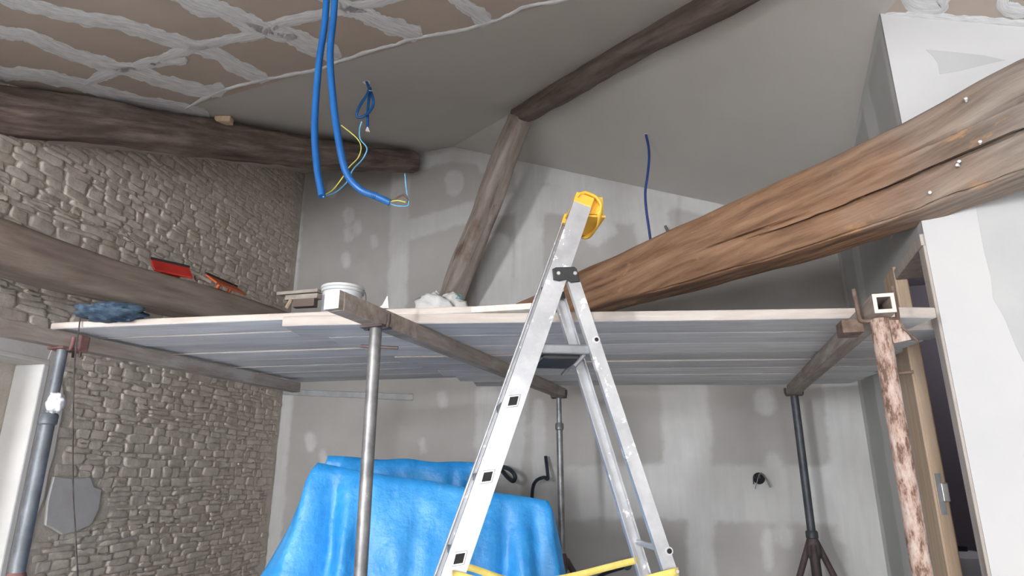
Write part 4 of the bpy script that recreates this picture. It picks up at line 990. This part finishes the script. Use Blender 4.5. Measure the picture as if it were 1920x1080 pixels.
# paper bag with teal print, on the boards below the strut
def lump(name, c, ax, ay, h, m, seed, label, cat, rough=.25, n=(26, 18), flat=3.0):
    V, F = [], []; ax, ay = Vector(ax), Vector(ay); c = Vector(c); NU, NV = n
    for j in range(NV+1):
        ph = math.pi*j/NV
        for i in range(NU):
            th = 2*math.pi*i/NU; x, y, z = math.sin(ph)*math.cos(th), math.sin(ph)*math.sin(th), math.cos(ph)
            q = (abs(x)**flat+abs(y)**flat+1e-6)**(-1/flat)*math.hypot(x, y) if math.hypot(x, y) > 1e-4 else 1
            d = 1+rough*noise.noise((x*2.2+seed, y*2.2, z*2.2))+rough*.5*noise.noise((x*5+seed, y*5, z*5))
            V.append(c+ax*x*q*d+ay*y*q*d+Vector((0, 0, max(0, h*(.5+.5*z*d)))))
    for j in range(NV):
        for i in range(NU): F.append((j*NU+i, j*NU+(i+1) % NU, (j+1)*NU+(i+1) % NU, (j+1)*NU+i))
    o = mk(name, V, F, m, None, True); return tag(o, label, cat)
gA, gB = atD(785, 566, 3.3), atD(875, 552, 3.35); gc = (gA+gB)/2; zt0 = ZT+.03
bag = thing('paper_bag', 'crumpled white paper bag with teal print on the boards below the strut', 'bag', (gc.x, gc.y, zt0))
htop = atD(830, 553, 3.32).z-zt0
o = lump('bag_body', (gc.x, gc.y, zt0), RT*.14, hd2*.09, htop, 'bag', 4, None, None, .42, (40, 28)); setp(o, bag)
for k in ('label', 'category'):
    if k in o: del o[k]
tc = bpy.data.curves.new('print', 'FONT'); tc.body = '22.'; tc.size = .035; tc.extrude = .0008; tc.align_x = 'CENTER'
to = bpy.data.objects.new('printed_mark', tc); COL.objects.link(to); tc.materials.append(M['teal'])
tp = atD(861, 560, 3.19); fx = RT; fz = Vector((0, 0, 1)); fy = -hd2
to.matrix_world = Matrix(((fx.x, 0, fy.x, tp.x), (fx.y, 0, fy.y, tp.y), (0, 1, 0, tp.z), (0, 0, 0, 1)))
bpy.context.view_layer.update(); dg = bpy.context.evaluated_depsgraph_get(); tme = bpy.data.meshes.new_from_object(to.evaluated_get(dg)); tm = bpy.data.objects.new('printed_mark', tme); COL.objects.link(tm); tm.matrix_world = to.matrix_world.copy(); bpy.data.objects.remove(to)
if not tme.materials: tme.materials.append(M['teal'])
setp(tm, bag)
# loose board end lying behind on the scaffold
A = atZ(895, 583, ZT+.002); B = atZ(1010, 570, ZT+.002)
Ap, Bp = atZ(893, 579, ZT+.013), atZ(1010, 572, ZT+.013); 
o = boxbar('loose_board', Ap+hd2*.10, Bp+hd2*.10, .09, .012, 'timber_end', None, 'plank_edge'); tag(o, 'loose pale board lying beside the paper bag on the scaffold', 'board')
# plaster flake
fk = atD(718, 578, 2.32)
V = [fk+RT*-.02, fk+RT*.022, fk+RT*.014+Vector((0, 0, .05)), fk+RT*-.004+Vector((0, 0, .012)), fk+hd2*.02+RT*.004]
tag(mk('plaster_flake', V, [(0, 1, 2, 3), (1, 4, 2), (4, 0, 3), (4, 3, 2), (0, 4, 1)], 'bag'), 'small white plaster flake standing on the edge of the boards', 'debris')
# blue cloth at the left end
cA, cB = atD(150, 596, 2.62), atD(268, 590, 2.55); cc = (cA+cB)/2
lump('work_cloth', (cc.x, cc.y, ZB+.03), (cB-cA)*.5, hd2*.10, atD(200, 572, 2.6).z-ZB-.03, 'blue_cloth', 8, 'crumpled dark blue cloth on the left end of the scaffold', 'cloth', .35, flat=2.2)
# plasterer's floats on the left beam
def fl_tool(name, px0, px1, gapz, w, m, label, tilt, D=None):
    bt = zc+.104; A, B = atZ(*px0, bt+gapz), atZ(*px1, bt+gapz); d = (B-A); c = (A+B)/2; xd = d.normalized(); yd = Vector((-xd.y, xd.x, 0)).normalized(); zd = xd.cross(yd)
    yt = yd*math.cos(tilt)+zd*math.sin(tilt); zt2 = xd.cross(yt)
    t = thing(name, label, 'float', c, 'plastering floats on the left beam')
    boxo('blade', c, xd*d.length/2, yt*w, zt2*.006, m, t, .004)
    boxo('blade_rim', c+zt2*.009+yt*w*.93, xd*d.length/2*1.01, yt*.008, zt2*.006, 'black_plastic', t, .002)
    tube('handle', [c-xd*.05-zt2*.004, c-xd*.045-zt2*.045, c+xd*.045-zt2*.045, c+xd*.05-zt2*.004], .012, 'orange', t, 10, 5)
    return t
fl_tool('plastering_float', (285, 496), (358, 512), .055, .065, 'red', 'red plastic plastering float leaning on the left beam', .75)
fl_tool('plastering_float', (395, 522), (452, 546), .04, .055, 'orange', 'orange-red plastering float with dark rim further along the left beam', .6)
tA, tB = atZ(366, 522, zc+.14), atZ(395, 528, zc+.14)
tag(tube('tool_handle', [tA, tA.lerp(tB, .3)+Vector((0, 0, .012)), tB], .016, 'timber'), 'worn wooden tool handle lying between the two floats', 'handle')
# cord and film on the left prop
cd = pl_+Vector((0, 0, 0)); D1 = (pl_-EYE).dot(hd2)-.05
c1 = tube('cord', [atD(150, 597, D1), atD(147, 625, D1-.01), atD(143, 645, D1-.03), atD(139, 700, D1-.02), atD(137, 800, D1-.01), atD(137, 920, D1), atD(141, 990, D1), atD(146, 1090, D1), atD(150, 1250, D1)], .0028, 'cord', None, 6)
tag(c1, 'thin dark cord hanging down beside the left prop', 'cord')
fc = Vector((pl_.x, pl_.y, 0))+RT*.03-hd2*.02; zf = atD(131, 748, D1).z
ft_ = lump('plastic_film', (fc.x, fc.y, zf-.055), RT*.034, hd2*.024, .085, 'plastic_white', 13, 'knotted white plastic film tied to the left prop', 'film', .5, (18, 14), 2)
# jug in the room beyond
jx = 1.12; jp = onP(1812, 1080, (jx, 0, 0), Vector((1, 0, 0))); zj = onP(1812, 1036, (jx, 0, 0), Vector((1, 0, 0))).z
jg = thing('plastic_drum', 'pale translucent plastic drum seen through the door opening', 'container', (jp.x, jp.y, 0))
lathe('drum_body', (jp.x, jp.y, 0), [(.11, 0), (.12, .03), (.12, zj-.09), (.11, zj-.03), (.07, zj)], 'bucket', jg, 28); lathe('drum_cap', (jp.x, jp.y, zj), [(.03, 0), (.03, .025)], 'black_plastic', jg, 16)
